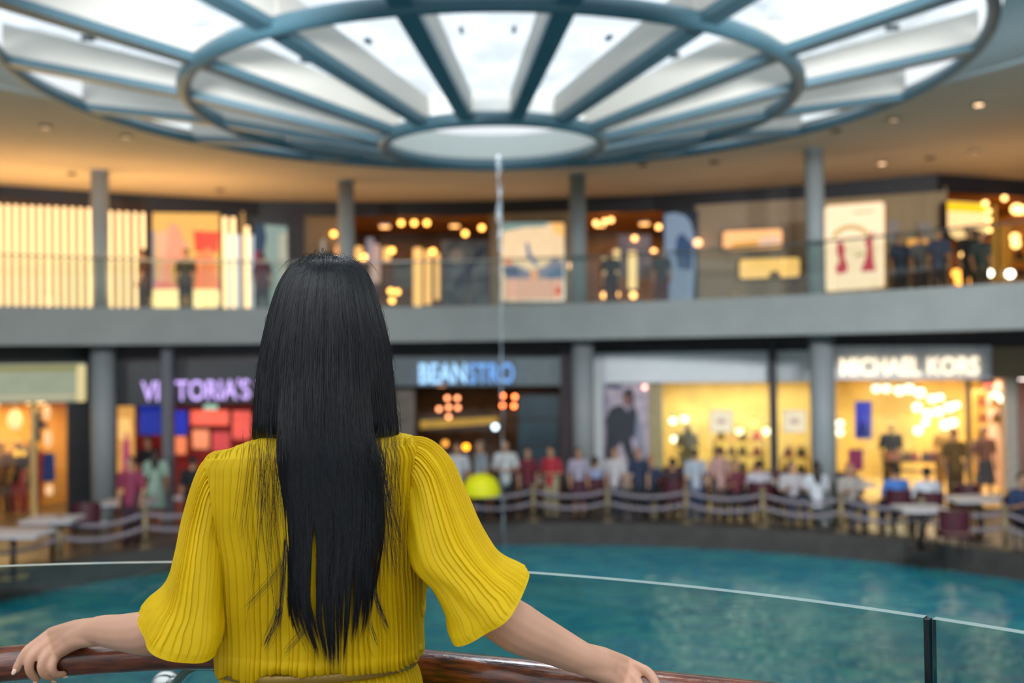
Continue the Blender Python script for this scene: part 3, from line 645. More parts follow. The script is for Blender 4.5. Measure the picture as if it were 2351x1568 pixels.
for x, y0, y1, c, s_, lb in [(775, 562, 600, 'ffa860', 1.2, 'amber glow strip just above the crown'), (742, 548, 620, 'a0988c', .7, 'dim grey strip above the crown')]:
    o, p, mb = slab_thing('light_strip', lb, 'light', x-6, x+6, y0, y1, UP, .15, None, .05, r=5)
    place(mb, o, 'casing', M_beige); shape(o, p, 'face', rr(x-5, x+5, y0+1, y1-1, 4), em(c, s_), .01)
# cafe on the upper level
rc = recess(784, 1130, 492, 712, UP, 4, mat('upper_cafe_wall', '5c4632', .6, var=.4), mat('tan_wall', '8e7656', .7), mat('ochre_ceiling', 'b8823a', .6), side='upper_cafe')
room_light(rc, 'ffb464', 40, 2, '# warm ceiling light inside the upper cafe behind the second pillar', group='lights in the upper cafe', size=.25, strength=4)
for x, y, s_, lb in [(921, 512, 3.5, 'dim left'), (951, 512, 9, 'bright middle'), (980, 512, 4, 'dim right'), (1068, 536, 2.5, 'faint lower'), (1106, 523, 2, 'faint upper'), (994, 577, 8, 'low bright'), (900, 575, 2.5, 'low faint'), (836, 590, 3, 'far left'), (912, 670, 4, 'floor level right'), (897, 668, 6, 'floor level left'), (900, 690, 5, 'lowest')]:
    bulb(x, y, UP, -.3 if y < 560 else .1, lb+' amber globe of the upper cafe', 'ffb050', s_, .07, .2 if y < 560 else None, 'amber globes of the upper cafe')
for x, w, y0, y1, s_, lb in [(959, 11, 568, 704, 1.5, 'left tall amber light strip in the upper cafe'), (983, 8, 573, 700, 1.3, 'middle tall amber light strip in the upper cafe'), (1004, 6, 580, 690, 1.0, 'right tall amber light strip in the upper cafe'),
                            (824, 9, 565, 605, 1.0, 'short amber strip beside the second pillar'), (888, 9, 567, 604, 1.0, 'short amber strip left in the upper cafe'), (862, 12, 560, 650, .7, 'pale peach strip beside the second pillar'), (850, 10, 545, 600, .5, 'faint lilac strip beside the second pillar')]:
    o, p, mb = slab_thing('light_strip', lb, 'light', x-w, x+w, y0, y1, UP, .05, None, .08, r=6)
    c = 'f4b868' if s_ > .8 else ('d8b0a0' if s_ > .6 else 'a8a0b0')
    place(mb, o, 'casing', M_beige); shape(o, p, 'face', rr(x-w+1, x+w-1, y0+1, y1-1, 5), em(c, s_), .01)
for x0, x1, y0, y1, c, lb in [(1014, 1122, 552, 700, '7c8488', 'grey blue mural panel right of the amber strips'), (905, 950, 600, 660, '6f7674', 'small grey panel low in the upper cafe')]:
    o, p, mb = slab_thing('mural_panel', lb, 'picture', x0, x1, y0, y1, UP, -.3, None, .08)
    place(mb, o, 'board', mat('mural_'+c, c, .7, var=.5, scale=2.5, col2='3c4a54'))
    if x0 > 1000:
        shape(o, p, 'painted_branch', [(1040, 650), (1090, 585), (1112, 560), (1116, 572), (1080, 630), (1050, 665)], mat('mural_dark', '38465c', .7), .02)
        shape(o, p, 'painted_sky', oval(1048, 590, 16, 18), mat('mural_pale', 'aaa498', .7), .02)
front(1126, 1312, 488, 712, M_beige, UP, 0, .1, 'wall_upper_beige')
o, p, mb = slab_thing('light_box_poster', 'square glowing landscape poster in cream, peach and blue', 'poster', 1150, 1297, 510, 692, UP, .3, None, .12, r=6)
place(mb, o, 'casing', M_steel)
shape(o, p, 'backdrop', rr(1152, 1295, 512, 690, 5), em('f0d0a4', 1.05), .012)
shape(o, p, 'printed_top', [(1153, 512), (1262, 511), (1250, 520), (1205, 522), (1180, 527), (1153, 532)], em('88a8a4', .8), .02)
shape(o, p, 'printed_sun', [(1264, 512), (1294, 512), (1294, 545), (1275, 535)], em('ffc070', 1.1), .02)
shape(o, p, 'printed_land', [(1153, 612), (1180, 605), (1215, 622), (1250, 612), (1272, 592), (1294, 600), (1294, 645), (1270, 648), (1220, 640), (1160, 640)], em('8c8c9c', .8), .02)
shape(o, p, 'printed_hill', [(1156, 610), (1190, 616), (1196, 632), (1160, 634)], em('4c6480', .7), .027)
shape(o, p, 'printed_hill', [(1252, 630), (1278, 612), (1294, 620), (1294, 636), (1262, 642)], em('6080a0', .7), .027)
shape(o, p, 'printed_figure', [(1206, 555), (1214, 560), (1218, 580), (1236, 606), (1228, 610), (1210, 588)], em('5c7ca8', .8), .03)
shape(o, p, 'printed_rock', oval(1166, 600, 12, 8), em('f08c60', 1.0), .03)
shape(o, p, 'printed_pebble', oval(1226, 632, 10, 14), em('f0a878', 1.0), .03)
shape(o, p, 'printed_bands', [(1157, 640), (1292, 640), (1290, 688), (1157, 688)], em('e8b094', .95), .024)
shape(o, p, 'printed_corner', oval(1282, 668, 8, 10), em('e86850', .9), .03)
bulb(1312, 610, UP, .3, 'soft peach lamp between the landscape poster and the third pillar', 'f0b888', 3.5, .09, None, name='wall_lamp')
rc = recess(1312, 1532, 488, 708, UP, 4, mat('upper_shop_wall', '80684c', .6, var=.3), mat('tan_wall', '8e7656', .7), mat('ochre_ceiling', 'b8823a', .6), side='upper_shop')
room_light(rc, 'ffb464', 36, 2, '# warm ceiling light inside the upper shop right of the third pillar', group='lights in the upper shop', size=.25, strength=4)
for x, y, s_, r, lb in [(1368, 512, 6, .065, 'lower left'), (1389, 508, 4, .065, 'middle'), (1403, 505, 7, .065, 'upper right'), (1512, 521, 4.5, .065, 'beside the arched window'), (1457, 547, 3, .065, 'low centre'), (1501, 577, 3.5, .065, 'low right'), (1415, 676, 6, .08, 'floor level left'), (1454, 678, 7, .08, 'floor level right'), (1388, 678, 3, .08, 'floor level dim'), (1520, 632, 2.5, .07, 'faint at the rail'), (1390, 645, 3.5, .08, 'near the column foot')]:
    bulb(x, y, UP, -.2 if y < 560 else .1, lb+' amber globe of the upper shop right of the third pillar', 'ffb468', s_, r, .2 if y < 530 else None, 'amber globes of the upper shop')
for x, w, y0, y1, s_, lb in [(1415, 9, 572, 628, 1.3, 'short cream light strip in the upper shop'), (1452, 11, 575, 665, 1.4, 'tall cream light strip in the upper shop'), (1388, 7, 590, 650, .8, 'dim cream light strip in the upper shop')]:
    o, p, mb = slab_thing('light_strip', lb, 'light', x-w, x+w, y0, y1, UP, .05, None, .08, r=6)
    place(mb, o, 'casing', M_beige); shape(o, p, 'face', rr(x-w+1, x+w-1, y0+1, y1-1, 5), em('f8d08c', s_), .01)
o, p, mb = slab_thing('window_picture', 'grey lilac shop board behind the cream light strips', 'picture', 1420, 1495, 540, 640, UP, -.3, None, .08)
place(mb, o, 'board', mat('lilac_board', '8c8898', .7, var=.2))
o, p, mb = slab_thing('arched_window', 'arched blue white lit window right of the amber shop', 'window', 1522, 1602, 484, 708, UP, .05, None, .1)
place(mb, o, 'frame', mat('navy_frame', '22324a', .5))
shape(o, p, 'pane', [(1526, 700), (1526, 492), (1550, 488), (1572, 494), (1586, 510), (1594, 540), (1596, 610), (1590, 700)], em('8498b0', .75), .012)
shape(o, p, 'dark_coat', [(1554, 545), (1566, 535), (1590, 560), (1588, 620), (1556, 616), (1550, 580)], em('34547c', .6), .02)
front(1598, 1895, 462, 706, mat('tan_stone_wall', 'b09b82', .7, var=.06), UP, 0, .1, 'wall_upper_stone')
bulb(1602, 557, UP, .2, 'peach lamp at the edge of the arched window', 'f4b480', 3.5, .1, None, name='wall_lamp')
for x0, x1, y0, y1, dy, lb, c in [(1660, 1796, 531, 575, 6, 'upper long orange lit box sign left of the fourth pillar', 'ffb878'), (1698, 1836, 596, 640, 5, 'lower long yellow lit box sign left of the fourth pillar', 'ffc870')]:
    o, p, mb = slab_thing('light_box', lb, 'sign', x0-3, x1+3, y0-3, y1+3, UP, .2, None, .12, r=8, dy=dy)
    place(mb, o, 'casing', mat('bronze_casing', '5e5248', .5))
    shape(o, p, 'face', rr(x0, x1, y0, y1, 8, 5, dy), em(c, 1.2), .012)
    if y0 < 560: shape(o, p, 'printed_patch', [(1682, 558), (1740, 552), (1740, 570), (1682, 573)], em('e8a848', .9), .02); shape(o, p, 'printed_pale_patch', [(1742, 545), (1790, 542), (1790, 564), (1742, 567)], em('f0c4a4', .95), .02)
    else:
        shape(o, p, 'dark_patch', [(1764, 640), (1768, 624), (1786, 622), (1794, 636)], em('806840', .4), .02)  # darker brown patch at the lower edge of the face
# poster in front of the fourth pillar
o, p, mb = slab_thing('light_box_poster', 'tall cream lit poster with two red dresses inside a green wreath', 'poster', 1891, 2032, 470, 672, UP, 3.2, None, .18, r=10, dy=10)
place(mb, o, 'casing', mat('amber_casing', 'b8883c', .5))
shape(o, p, 'backdrop', rr(1894, 2030, 473, 669, 9, 5, 10), emis('poster_cream', 'f8d8b0', 1.15, .03), .012)
wr = [(1955+52*math.cos(a), 566-50*math.sin(a)) for a in np.linspace(rad(35), rad(150), 14)]+[(1955+45*math.cos(a), 568-42*math.sin(a)) for a in np.linspace(rad(150), rad(35), 14)]
shape(o, p, 'printed_wreath', wr, em('c8a860', .85), .02)
shape(o, p, 'printed_dress', [(1921, 560), (1932, 552), (1940, 570), (1938, 590), (1946, 610), (1944, 625), (1922, 630), (1918, 612), (1928, 602), (1922, 580)], em('cc4452', .95), .025)
shape(o, p, 'printed_dress', [(1984, 555), (1994, 545), (2006, 528), (2003, 560), (2006, 600), (2010, 622), (1976, 624), (1988, 590), (1991, 568)], em('c83c4c', .95), .025)
shape(o, p, 'printed_caption', [(1960, 486), (2006, 482), (2006, 487), (1960, 491)], em('d8b880', .9), .02)
shape(o, p, 'printed_ribbon', [(1962, 584), (1984, 580), (1986, 585), (1964, 590)], em('b8a860', .85), .02)
# right end of the upper level
front(1895, 2176, 438, 700, mat('ribbed_beige_wall', 'ac9672', .7, var=.12, scale=1, stretch=(6, 6, .2)), UP, 0, .1, 'wall_upper_right')
for x0, x1, y0, y1, lb in [(2036, 2062, 505, 560, 'pale grey notice on the beige wall right of the red dress poster'), (2108, 2140, 510, 555, 'lilac grey notice further right on the beige wall')]:
    o, p, mb = slab_thing('notice', lb, 'notice', x0, x1, y0, y1, UP, .12, None, .03); place(mb, o, 'sheet', mat('pale_notice', '9c9490', .7))
for x0, x1, y0, y1, lb in [(2082, 2110, 548, 572, 'wide orange lamp over the guests at the right'), (2117, 2134, 549, 571, 'narrow orange lamp over the guests at the right')]:
    o, p, mb = slab_thing('wall_lamp', lb, 'lamp', x0-2, x1+2, y0-2, y1+2, UP, .3, None, .1, r=8); place(mb, o, 'casing', M_dark)
    shape(o, p, 'shade', rr(x0, x1, y0, y1, 7), em('f8a850', 1.2), .012)
rc = recess(2176, 2440, 450, 700, UP, 4, mat('amber_upper_wall', 'a07634', .6, var=.4), mat('ochre_side', '9a6c2c', .6), mat('ochre_ceiling', 'b8823a', .6), side='upper_end')
room_light(rc, 'ffb45c', 60, 2, '# warm ceiling light inside the amber shop at the upper right', group='lights in the amber upper shop', size=.25, strength=4)
o, p, mb = slab_thing('light_box', 'big yellow and cream lit box hanging at the upper right', 'sign', 2174, 2272, 460, 545, UP, .5, None, .2, r=8, dy=-5)
place(mb, o, 'casing', M_dark)
shape(o, p, 'face', [(2176, 462), (2266, 468), (2270, 480), (2271, 530), (2262, 538), (2236, 522), (2228, 536), (2220, 552), (2200, 550), (2184, 540), (2177, 522)], em('ffcf90', 1.4), .012)
shape(o, p, 'yellow_band', [(2176, 463), (2266, 469), (2268, 489), (2176, 484)], em('ffcc18', 1.1), .03)
for x, y, r, s_, lb in [(2233, 554, .09, 7, 'cream globe under the yellow lit box'), (2209, 580, .09, 6, 'cream globe low beside the dark figure'), (2271, 627, .08, 14, 'white spot lamp near the floor'), (2319, 629, .09, 14, 'white spot lamp near the right edge'), (2196, 628, .1, 6, 'orange lantern low on the left'), (2203, 645, .1, 5, 'orange lantern at the floor'), (2245, 625, .1, 6, 'orange lantern right of the dark figure'), (2232, 642, .1, 5, 'orange lantern lowest on the right'),
                       (2306, 455, .06, 2, 'faint lamp high at the right edge'), (2334, 480, .12, 4, 'amber lantern high at the right edge'), (2345, 482, .1, 4, 'amber lantern touching the right edge'), (2330, 545, .1, 3.5, 'pale amber lamp in the right shelves'), (2332, 560, .1, 3.5, 'pale amber lamp lower in the right shelves'), (2262, 467, .06, 4, 'small bulb at the corner of the yellow box'), (2270, 485, .05, 4, 'upper bulb along the side of the yellow box'), (2271, 505, .05, 4, 'middle bulb along the side of the yellow box'), (2272, 528, .05, 4, 'lowest bulb along the side of the yellow box')]:
    bulb(x, y, UP, .6 if x < 2300 else .2, lb, 'fff0d8' if s_ > 10 else ('ffa040' if 'orange' in lb else 'ffc070'), s_*.8, r, None, name='globe_lamp')
for i, (x, y0, y1, w) in enumerate([(2284, 470, 650, 5), (2300, 520, 650, 4)]):
    o, p, mb = slab_thing('light_strip', ['tall amber light strip right of the yellow box', 'second amber light strip nearer the right edge'][i], 'light', x-w, x+w, y0, y1, UP, .1, None, .06)
    place(mb, o, 'casing', M_dark); shape(o, p, 'face', [(x-w+1, y0+2), (x+w-1, y0+2), (x+w-1, y1-2), (x-w+1, y1-2)], em('b88430', .9), .01)
p = shelf(2308, 2380, (520, 560, 600, 640), 690, UP, -.6, 'amber shelf unit at the right edge of the upper level', mat('amber_shelf', 'c89a40', .5))
for j, (x, y, c) in enumerate(((2320, 558, '8c6a3a'), (2340, 598, '2c2420'), (2322, 638, 'b05a30'), (2344, 638, '403028'))):
    bag(p, x, y-1, .22, .2, c, names[c]+' bag on the amber shelf unit upstairs', 'bags upstairs')

# plain walls closing the hall beyond both ends of the shop rows
for nm, ln, z0, z1, mm in (('wall_right_lower', [(11.6, 21.9), (16, 20.4), (22, 18), (27, 12), (31, 3)], -.02, E+.36, M_beige), ('wall_right_upper', [(13.6, 24.4), (20, 26.5), (29, 16), (34, 3)], E+1, E+4.02, M_beige),
                           ('wall_left_lower', [(-29, 3), (-25, 9), (-21, 13), (-15.5, 17.8), (-12.6, 20.3)], -.02, E+.36, M_cream), ('wall_left_upper', [(-31, 3), (-26, 9), (-22, 13), (-16, 18.3), (-14.6, 19.7)], E+1, E+4.02, M_brown)):
    line_wall(ln, z0, z1, mm, nm)
# ------------------------------------------------------------------ columns
def column(px, c, r0, rad_, z0, z1, lb, m=M_col):
    s = ray(px, 800).x                         # meet the circle
    cx, cy = c; A = 1+s*s; B = -2*(s*cx+cy); K = cx*cx+cy*cy-r0*r0
    Y = (-B+math.sqrt(B*B-4*A*K))/(2*A); o = thing('column', lb, 'column', (s*Y, Y, z0))
    MB().tube([(0, 0, 0), (0, 0, z1-z0)], rad_, 28).build('shaft', m, o, True)
    mb = MB(); mb.tube([(0, 0, 0), (0, 0, .08)], rad_*1.15, 28); mb.build('base', M_steel, o); 
    MB().tube([(0, 0, z1-z0-.06), (0, 0, z1-z0)], rad_*1.08, 28).build('collar', m, o); return o
for px, n_ in ((236, 'leftmost'), (797, 'second from the left, behind the head,'), (1338, 'third from the left, beside the figure poster,'), (1887, 'rightmost')):
    column(px, FC, FR+1.15, .25, 0, E+.33, n_+' round grey column on the promenade')
for px, n_ in ((232, 'leftmost'), (798, 'second from the left'), (1331, 'third from the left'), (1876, 'rightmost')):
    column(px, FC, FR+.5, .185, E+1.02, E+4.0, n_+' round grey column on the balcony level')

# ------------------------------------------------------------------ balcony glass rail
o = thing('balustrade', 'curved glass balustrade along the edge of the upper balcony', 'balustrade', (FC[0], FC[1], E+1.10))
n = 26; a0, a1 = rad(-50), rad(62)
for i in range(n):
    b0 = a0+(a1-a0)*i/n+.002; b1 = a0+(a1-a0)*(i+1)/n-.002
    mb = MB(); arc_wall(mb, (0, 0), FR+.1, .016, 0, 1.0, b0, b1, 4); mb.build('glass_panel', glass('balcony_glass', 'f3f8f6', noise=0), o)
mb = MB(); mb.tube([(x, y, 1.02) for x, y in arc_pts((0, 0), FR+.11, a0, a1, 80)], .022, 8); mb.build('top_rail', M_steel, o, True)

# ------------------------------------------------------------------ ceiling downlights
for i, (px, py) in enumerate([(2025, 373), (2247, 237), (2052, 272), (2237, 346), (105, 290), (290, 312), (505, 435), (165, 398), (1640, 372), (2136, 362), (1476, 378), (1920, 300)]):
    c = at_z(px, py, E+3.99); on = i < 6
    names_ = ['bright round downlight above the corner at the right', 'bright round downlight highest at the right', 'faint downlight between the right column and the skylight', 'faint downlight above the right shop corner', 'faint downlight high at the left edge', 'faint downlight left of the skylight rim',
              'unlit small dark fitting over the pale window', 'unlit dark fitting left of the first column', 'unlit fitting between the third and fourth columns', 'unlit dark fitting over the dark corner', 'unlit fitting above the third column', 'unlit fitting beside the fourth column']
    o = thing('downlight', names_[i], 'light', c)
    MB().tube([(0, 0, 0), (0, 0, -.03)], .1, 20).build('rim', mat('fitting_grey', '6a5c4a', .5), o)
    MB().tube([(0, 0, -.028), (0, 0, -.036)], .07, 16).build('lens', (emis('lens_bright', 'ffd0a0', 3.0) if i < 2 else emis('lens_dim', 'e0b890', .75)) if on else mat('lens_off', '54483a', .4), o)
# ================================================================== promenade furniture
def on_circle(px, c, r0):
    s = ray(px, 800).x; cx, cy = c; A = 1+s*s; B = -2*(s*cx+cy); K = cx*cx+cy*cy-r0*r0
    Y = (-B+math.sqrt(B*B-4*A*K))/(2*A); return Vector((s*Y, Y, 0))
M_post = mat('aged_brass_post', '8c7c60', .45, metal=.3)
M_rope = mat('mauve_velvet_rope', '8d858e', .9, var=.2, scale=20)
PX = [(-70, 'beyond the left edge'), (135, 'in front of the left clothing shop'), (330, 'in front of the purple-lettered shop'), (520, 'behind the left shoulder of the yellow dress'), (700, 'behind the hair'), (880, 'behind the back of the yellow dress'), (1050, 'behind the right shoulder of the yellow dress'), (1220, 'below the cafe entrance'), (1390, 'below the figure poster'), (1570, 'below the cream window'),
      (1745, 'below the dark mullion post'), (1925, 'below the column by the right shop'), (2110, 'below the middle of the right shop'), (2300, 'below the white pier'), (2470, 'beyond the right edge')]
pos = []
for px, lb in PX:
    c = on_circle(px, PC, PR+.15); c.z = .02; pos.append(c)
    o = thing('barrier_post', 'slim brass rope post '+lb, 'post', c)
    MB().tube([(0, 0, 0), (0, 0, .03)], .13, 20).build('base', M_post, o); MB().tube([(0, 0, .02), (0, 0, .68)], .05, 12).build('pole', M_post, o, True)
    MB().ell((0, 0, .71), .065).build('cap', M_post, o, True)
for i in range(len(pos)-1):
    for h, sg, nm in ((.63, .12, 'upper'), (.38, .12, 'lower')):
        a, b = pos[i], pos[i+1]; pts = [a.lerp(b, k/14)+Vector((0, 0, h-sg*4*(k/14)*(1-k/14)-.0)) for k in range(15)]
        pts[0] = pts[0].lerp(pts[1], .55); pts[-1] = pts[-1].lerp(pts[-2], .55)
        o = thing('rope', '%s mauve rope sagging right of the post %s' % (nm, PX[i][1]), 'rope', a)
        mb = MB(); mb.tube([p-a for p in pts], .036, 8); mb.build('cord', M_rope, o, True)
        mb = MB(); 
        for e, e2 in ((pts[0], a+Vector((0, 0, h))),): mb.tube([e-a, (e2-a).lerp(e-a, .2)], .02, 8)
        mb.build('hook', M_post, o)
        mb = MB(); mb.tube([pts[-1]-a, (b+Vector((0, 0, h))-a).lerp(pts[-1]-a, .2)], .02, 8); mb.build('hook', M_post, o)
M_cloth = mat('white_table_top', 'b9b8be', .6, var=.08); M_burg = mat('burgundy_leather', '4a1826', .5, var=.25); M_leg = mat('black_metal_leg', '1c1a1c', .4)
def table(px, py, w, lb, rz=0):
    c = at_z(px, py, .75); o = thing('dining_table', lb, 'table', (c.x, c.y, 0), rz, 'cafe tables along the canal')
    MB().cbox((0, 0, .73), (w, .75, .045), .05).build('table_top', M_cloth, o)
    MB().tube([(0, 0, .02), (0, 0, .71)], .045, 12).build('pedestal', M_leg, o, True)
    MB().tube([(0, 0, 0), (0, 0, .03)], .24, 20).build('foot', M_leg, o)
    MB().tube([(.12, .05, .752), (.12, .05, .76)], .11, 16).build('plate', mat('white_plate', 'd8d8d4', .3), o) if False else None
    return o
CH = []
def chair(x, y, rz, lb):
    for px in (236, 797, 1338, 1887):
        q = on_circle(px, FC, FR+1.15)
        if (q-Vector((x, y, 0))).length < .62: return None
    if CH: o = dup(CH[0], (x, y, 0), rz, lb); CH.append(o); return o
    o = thing('dining_chair', lb, 'chair', (x, y, 0), rz, 'burgundy cafe chairs')
    MB().cbox((0, 0, .44), (.46, .46, .08), .06).build('seat', M_burg, o)
    mb = MB(); pts = []
    for k in range(9):
        a = rad(-80+160*k/8); pts.append((.25*math.sin(a), -.02-.22*math.cos(a)))
    for k in range(8):
        (x0, y0), (x1, y1) = pts[k], pts[k+1]; mb.prism([(x0, y0, .5), (x1, y1, .5), (x1*1.05, y1*1.1, .86), (x0*1.05, y0*1.1, .86)], (0, .05, 0))
    mb.build('backrest', M_burg, o)
    for sx in (-1, 1):
        for sy in (-1, 1): MB().tube([(sx*.2, sy*.2, 0), (sx*.18, sy*.18, .42)], .018, 8).build('leg', M_leg, o)
    CH.append(o); return o
TB = [(238, 1172, 1.0, 'pale table at the foot of the leftmost column'), (30, 1222, 1.1, 'pale table cut by the left edge'), (120, 1190, .9, 'pale table in front of the left clothing shop'), (428, 1150, .9, 'pale table in front of the slim grey post'), (1432, 1108, .95, 'pale table below the figure poster'), (1555, 1104, .8, 'pale table below the cream pier'),
      (1632, 1112, .9, 'pale table below the middle of the cream window'), (1722, 1120, .8, 'pale table just left of the dark mullion post'), (1826, 1124, .9, 'pale table left of the rightmost column'), (2010, 1132, .9, 'pale table left of the person in blue'), (2112, 1165, .8, 'pale table behind the person in the white shirt at the right'), (2330, 1168, 1.2, 'pale table cut by the right edge'),
      (1135, 1118, .9, 'pale table below the person in the long white shirt'), (1235, 1108, .8, 'pale table below the end of the blue letters')]
# ================================================================== people in the distance
POSE = {}
def pose_mesh(kind):
    if kind in POSE: return POSE[kind]
    sit = kind.startswith('sit'); dz = -.42 if sit else 0; b = MB(); top = MB(); bot = MB(); hr = MB(); SH = []
    H = lambda x, y, z: (x, y, z+dz)
    # trunk, neck, head
    b.limb([H(0, 0, .92), H(0, .01, 1.12), H(0, 0, 1.32)], [.125, .115, .12]); b.limb([H(-.13, 0, 1.36), H(.13, 0, 1.36)], [.065, .065]); b.limb([H(0, 0, 1.36), H(0, .01, 1.5)], [.06, .052])
    b.ell(H(0, .015, 1.595), (.073, .092, .11)); b.ell(H(0, .105, 1.575), (.012, .018, .022)); b.ell(H(0, .07, 1.52), (.04, .035, .03))
    for s in (-1, 1): b.ell(H(s*.075, 0, 1.58), (.012, .02, .03))
    top.limb([H(0, 0, .86), H(0, .01, 1.12), H(0, 0, 1.3)], [.155, .14, .145]); top.limb([H(-.14, 0, 1.365), H(.14, 0, 1.365)], [.083, .083])
    for s in (-1, 1):
        if sit: A = [H(s*.185, 0, 1.37), H(s*.23, .06, 1.12), H(s*.14, .3, 1.19)]
        elif kind == 'stand_bent': A = [H(s*.185, 0, 1.37), H(s*.25, -.03, 1.1), H(s*.08, .2, 1.08)]
        else: A = [H(s*.185, 0, 1.37), H(s*.23, -.02, 1.1), H(s*.22, .06, .86)]
        b.limb(A, [.05, .042, .028]); top.limb([A[0], Vector(A[0]).lerp(Vector(A[1]), .85)], [.068, .062])
        h = Vector(A[2]); d = (h-Vector(A[1])).normalized(); q = d.cross(Vector((0, 0, 1))).normalized() if abs(d.z) < .8 else Vector((0, 1, 0))
        b.limb([h, h+d*.08], [.028, .034])
        for f, L_ in ((-1.5, .065), (-.5, .08), (.5, .075), (1.5, .06)): b.limb([h+d*.08+q*f*.017, h+d*(.08+L_)+q*f*.02], [.010, .008], 8, 2)
        b.limb([h+d*.03-q*.03, h+d*.08-q*.055], [.012, .009], 8, 2)
        if sit:
            b.limb([H(s*.09, .02, .92), H(s*.12, .42, .93), H(s*.12, .44, .5), ], [.085, .06, .04]); b.limb([H(s*.12, .42, .48), H(s*.12, .58, .45)], [.035, .03])
            bot.limb([H(s*.09, .0, .93), H(s*.12, .40, .94), H(s*.12, .45, .56)], [.115, .085, .07]); SH.append(MB().ell(H(s*.12, .52, .465), (.05, .13, .045)))
        else:
            b.limb([H(s*.09, 0, .92), H(s*.1, .02, .5), H(s*.1, -.02, .1)], [.09, .058, .038]); b.limb([H(s*.1, -.02, .05), H(s*.11, .14, .03)], [.035, .025])
            SH.append(MB().ell((s*.11, .05, .045), (.05, .135, .045)))
            if kind == 'stand_skirt': pass
            else: bot.limb([(s*.085, 0, .93), (s*.1, .02, .5), (s*.105, -.01, .1)], [.118, .085, .065])
    if kind == 'stand_skirt': bot.tube([(0, 0, 1.0), (0, 0, .85), (0, 0, .6), (0, 0, .42)], [.14, .18, .21, .23], 24)
    hr.ell(H(0, -.012, 1.625), (.086, .096, .1)); 
    if kind in ('stand_skirt', 'sit_long'): hr.limb([H(0, -.05, 1.6), H(0, -.08, 1.4), H(0, -.09, 1.25)], [.085, .09, .05])
    r = {}
    for nm, m_, vx in (('body', b, .011), ('top', top, .016), ('trousers', bot, .016), ('hair', hr, .016), ('shoe', SH[0], .02), ('shoe.001', SH[1], .02)):
        o = m_.build(nm, None); 
        if nm in ('body', 'top', 'trousers'): bake(o, ('REMESH', {'mode': 'VOXEL', 'voxel_size': vx}), ('SMOOTH', {'iterations': 4, 'factor': .5}))
        r[nm] = o.data; bpy.data.objects.remove(o)
        r[nm].materials.append(None); r[nm].polygons.foreach_set('use_smooth', [True]*len(r[nm].polygons))
    POSE[kind] = r; return r
def figure(x, y, z, rz, kind, lb, topc, botc, hairc='1c1816', skin='b98a6c', h=1.7, name='person', cat='person', group=None, shoes='241e1c'):
    r = pose_mesh(kind); o = thing(name, lb, cat, (x, y, z), rz, group); o.scale = (h/1.7,)*3
    for nm, m in (('body', mat('skin_'+skin, skin, .5, var=.08)), ('top', mat('cloth_'+topc, topc, .8, var=.2, scale=8)), ('trousers', mat('cloth_'+botc, botc, .8, var=.2, scale=8)), ('hair', mat('hair_'+hairc, hairc, .5)), ('shoe', mat('shoe_'+shoes, shoes, .5)), ('shoe.001', mat('shoe_'+shoes, shoes, .5))):
        if name == 'mannequin' and nm[:4] == 'shoe': continue
        if name == 'mannequin' and nm == 'hair': continue
        q = bpy.data.objects.new(('skirt' if nm == 'trousers' and kind == 'stand_skirt' else nm.split('.')[0]), r[nm]); C.objects.link(q); q.parent = o
        q.material_slots[0].link = 'OBJECT'; q.material_slots[0].material = m
    return o
PI = math.pi
OCC = []
for px in (236, 797, 1338, 1887):
    q = on_circle(px, FC, FR+1.15); OCC.append((q.x, q.y, .3))
def stand_at(px, py, z, margin=.55):
    c = at_z(px, py, z); q = on_circle(px, PC, PR+margin)
    if c.y < q.y: c = Vector((q.x, q.y, E+ray(px, py).z*q.y))
    for qx, qy, r_ in OCC:
        d = Vector((c.x-qx, c.y-qy, 0))
        if d.length < .5: d = d.normalized() if d.length > .01 else Vector((1, 0, 0)); c = Vector((qx+d.x*.5, qy+d.y*.5+.05, c.z))
    return c
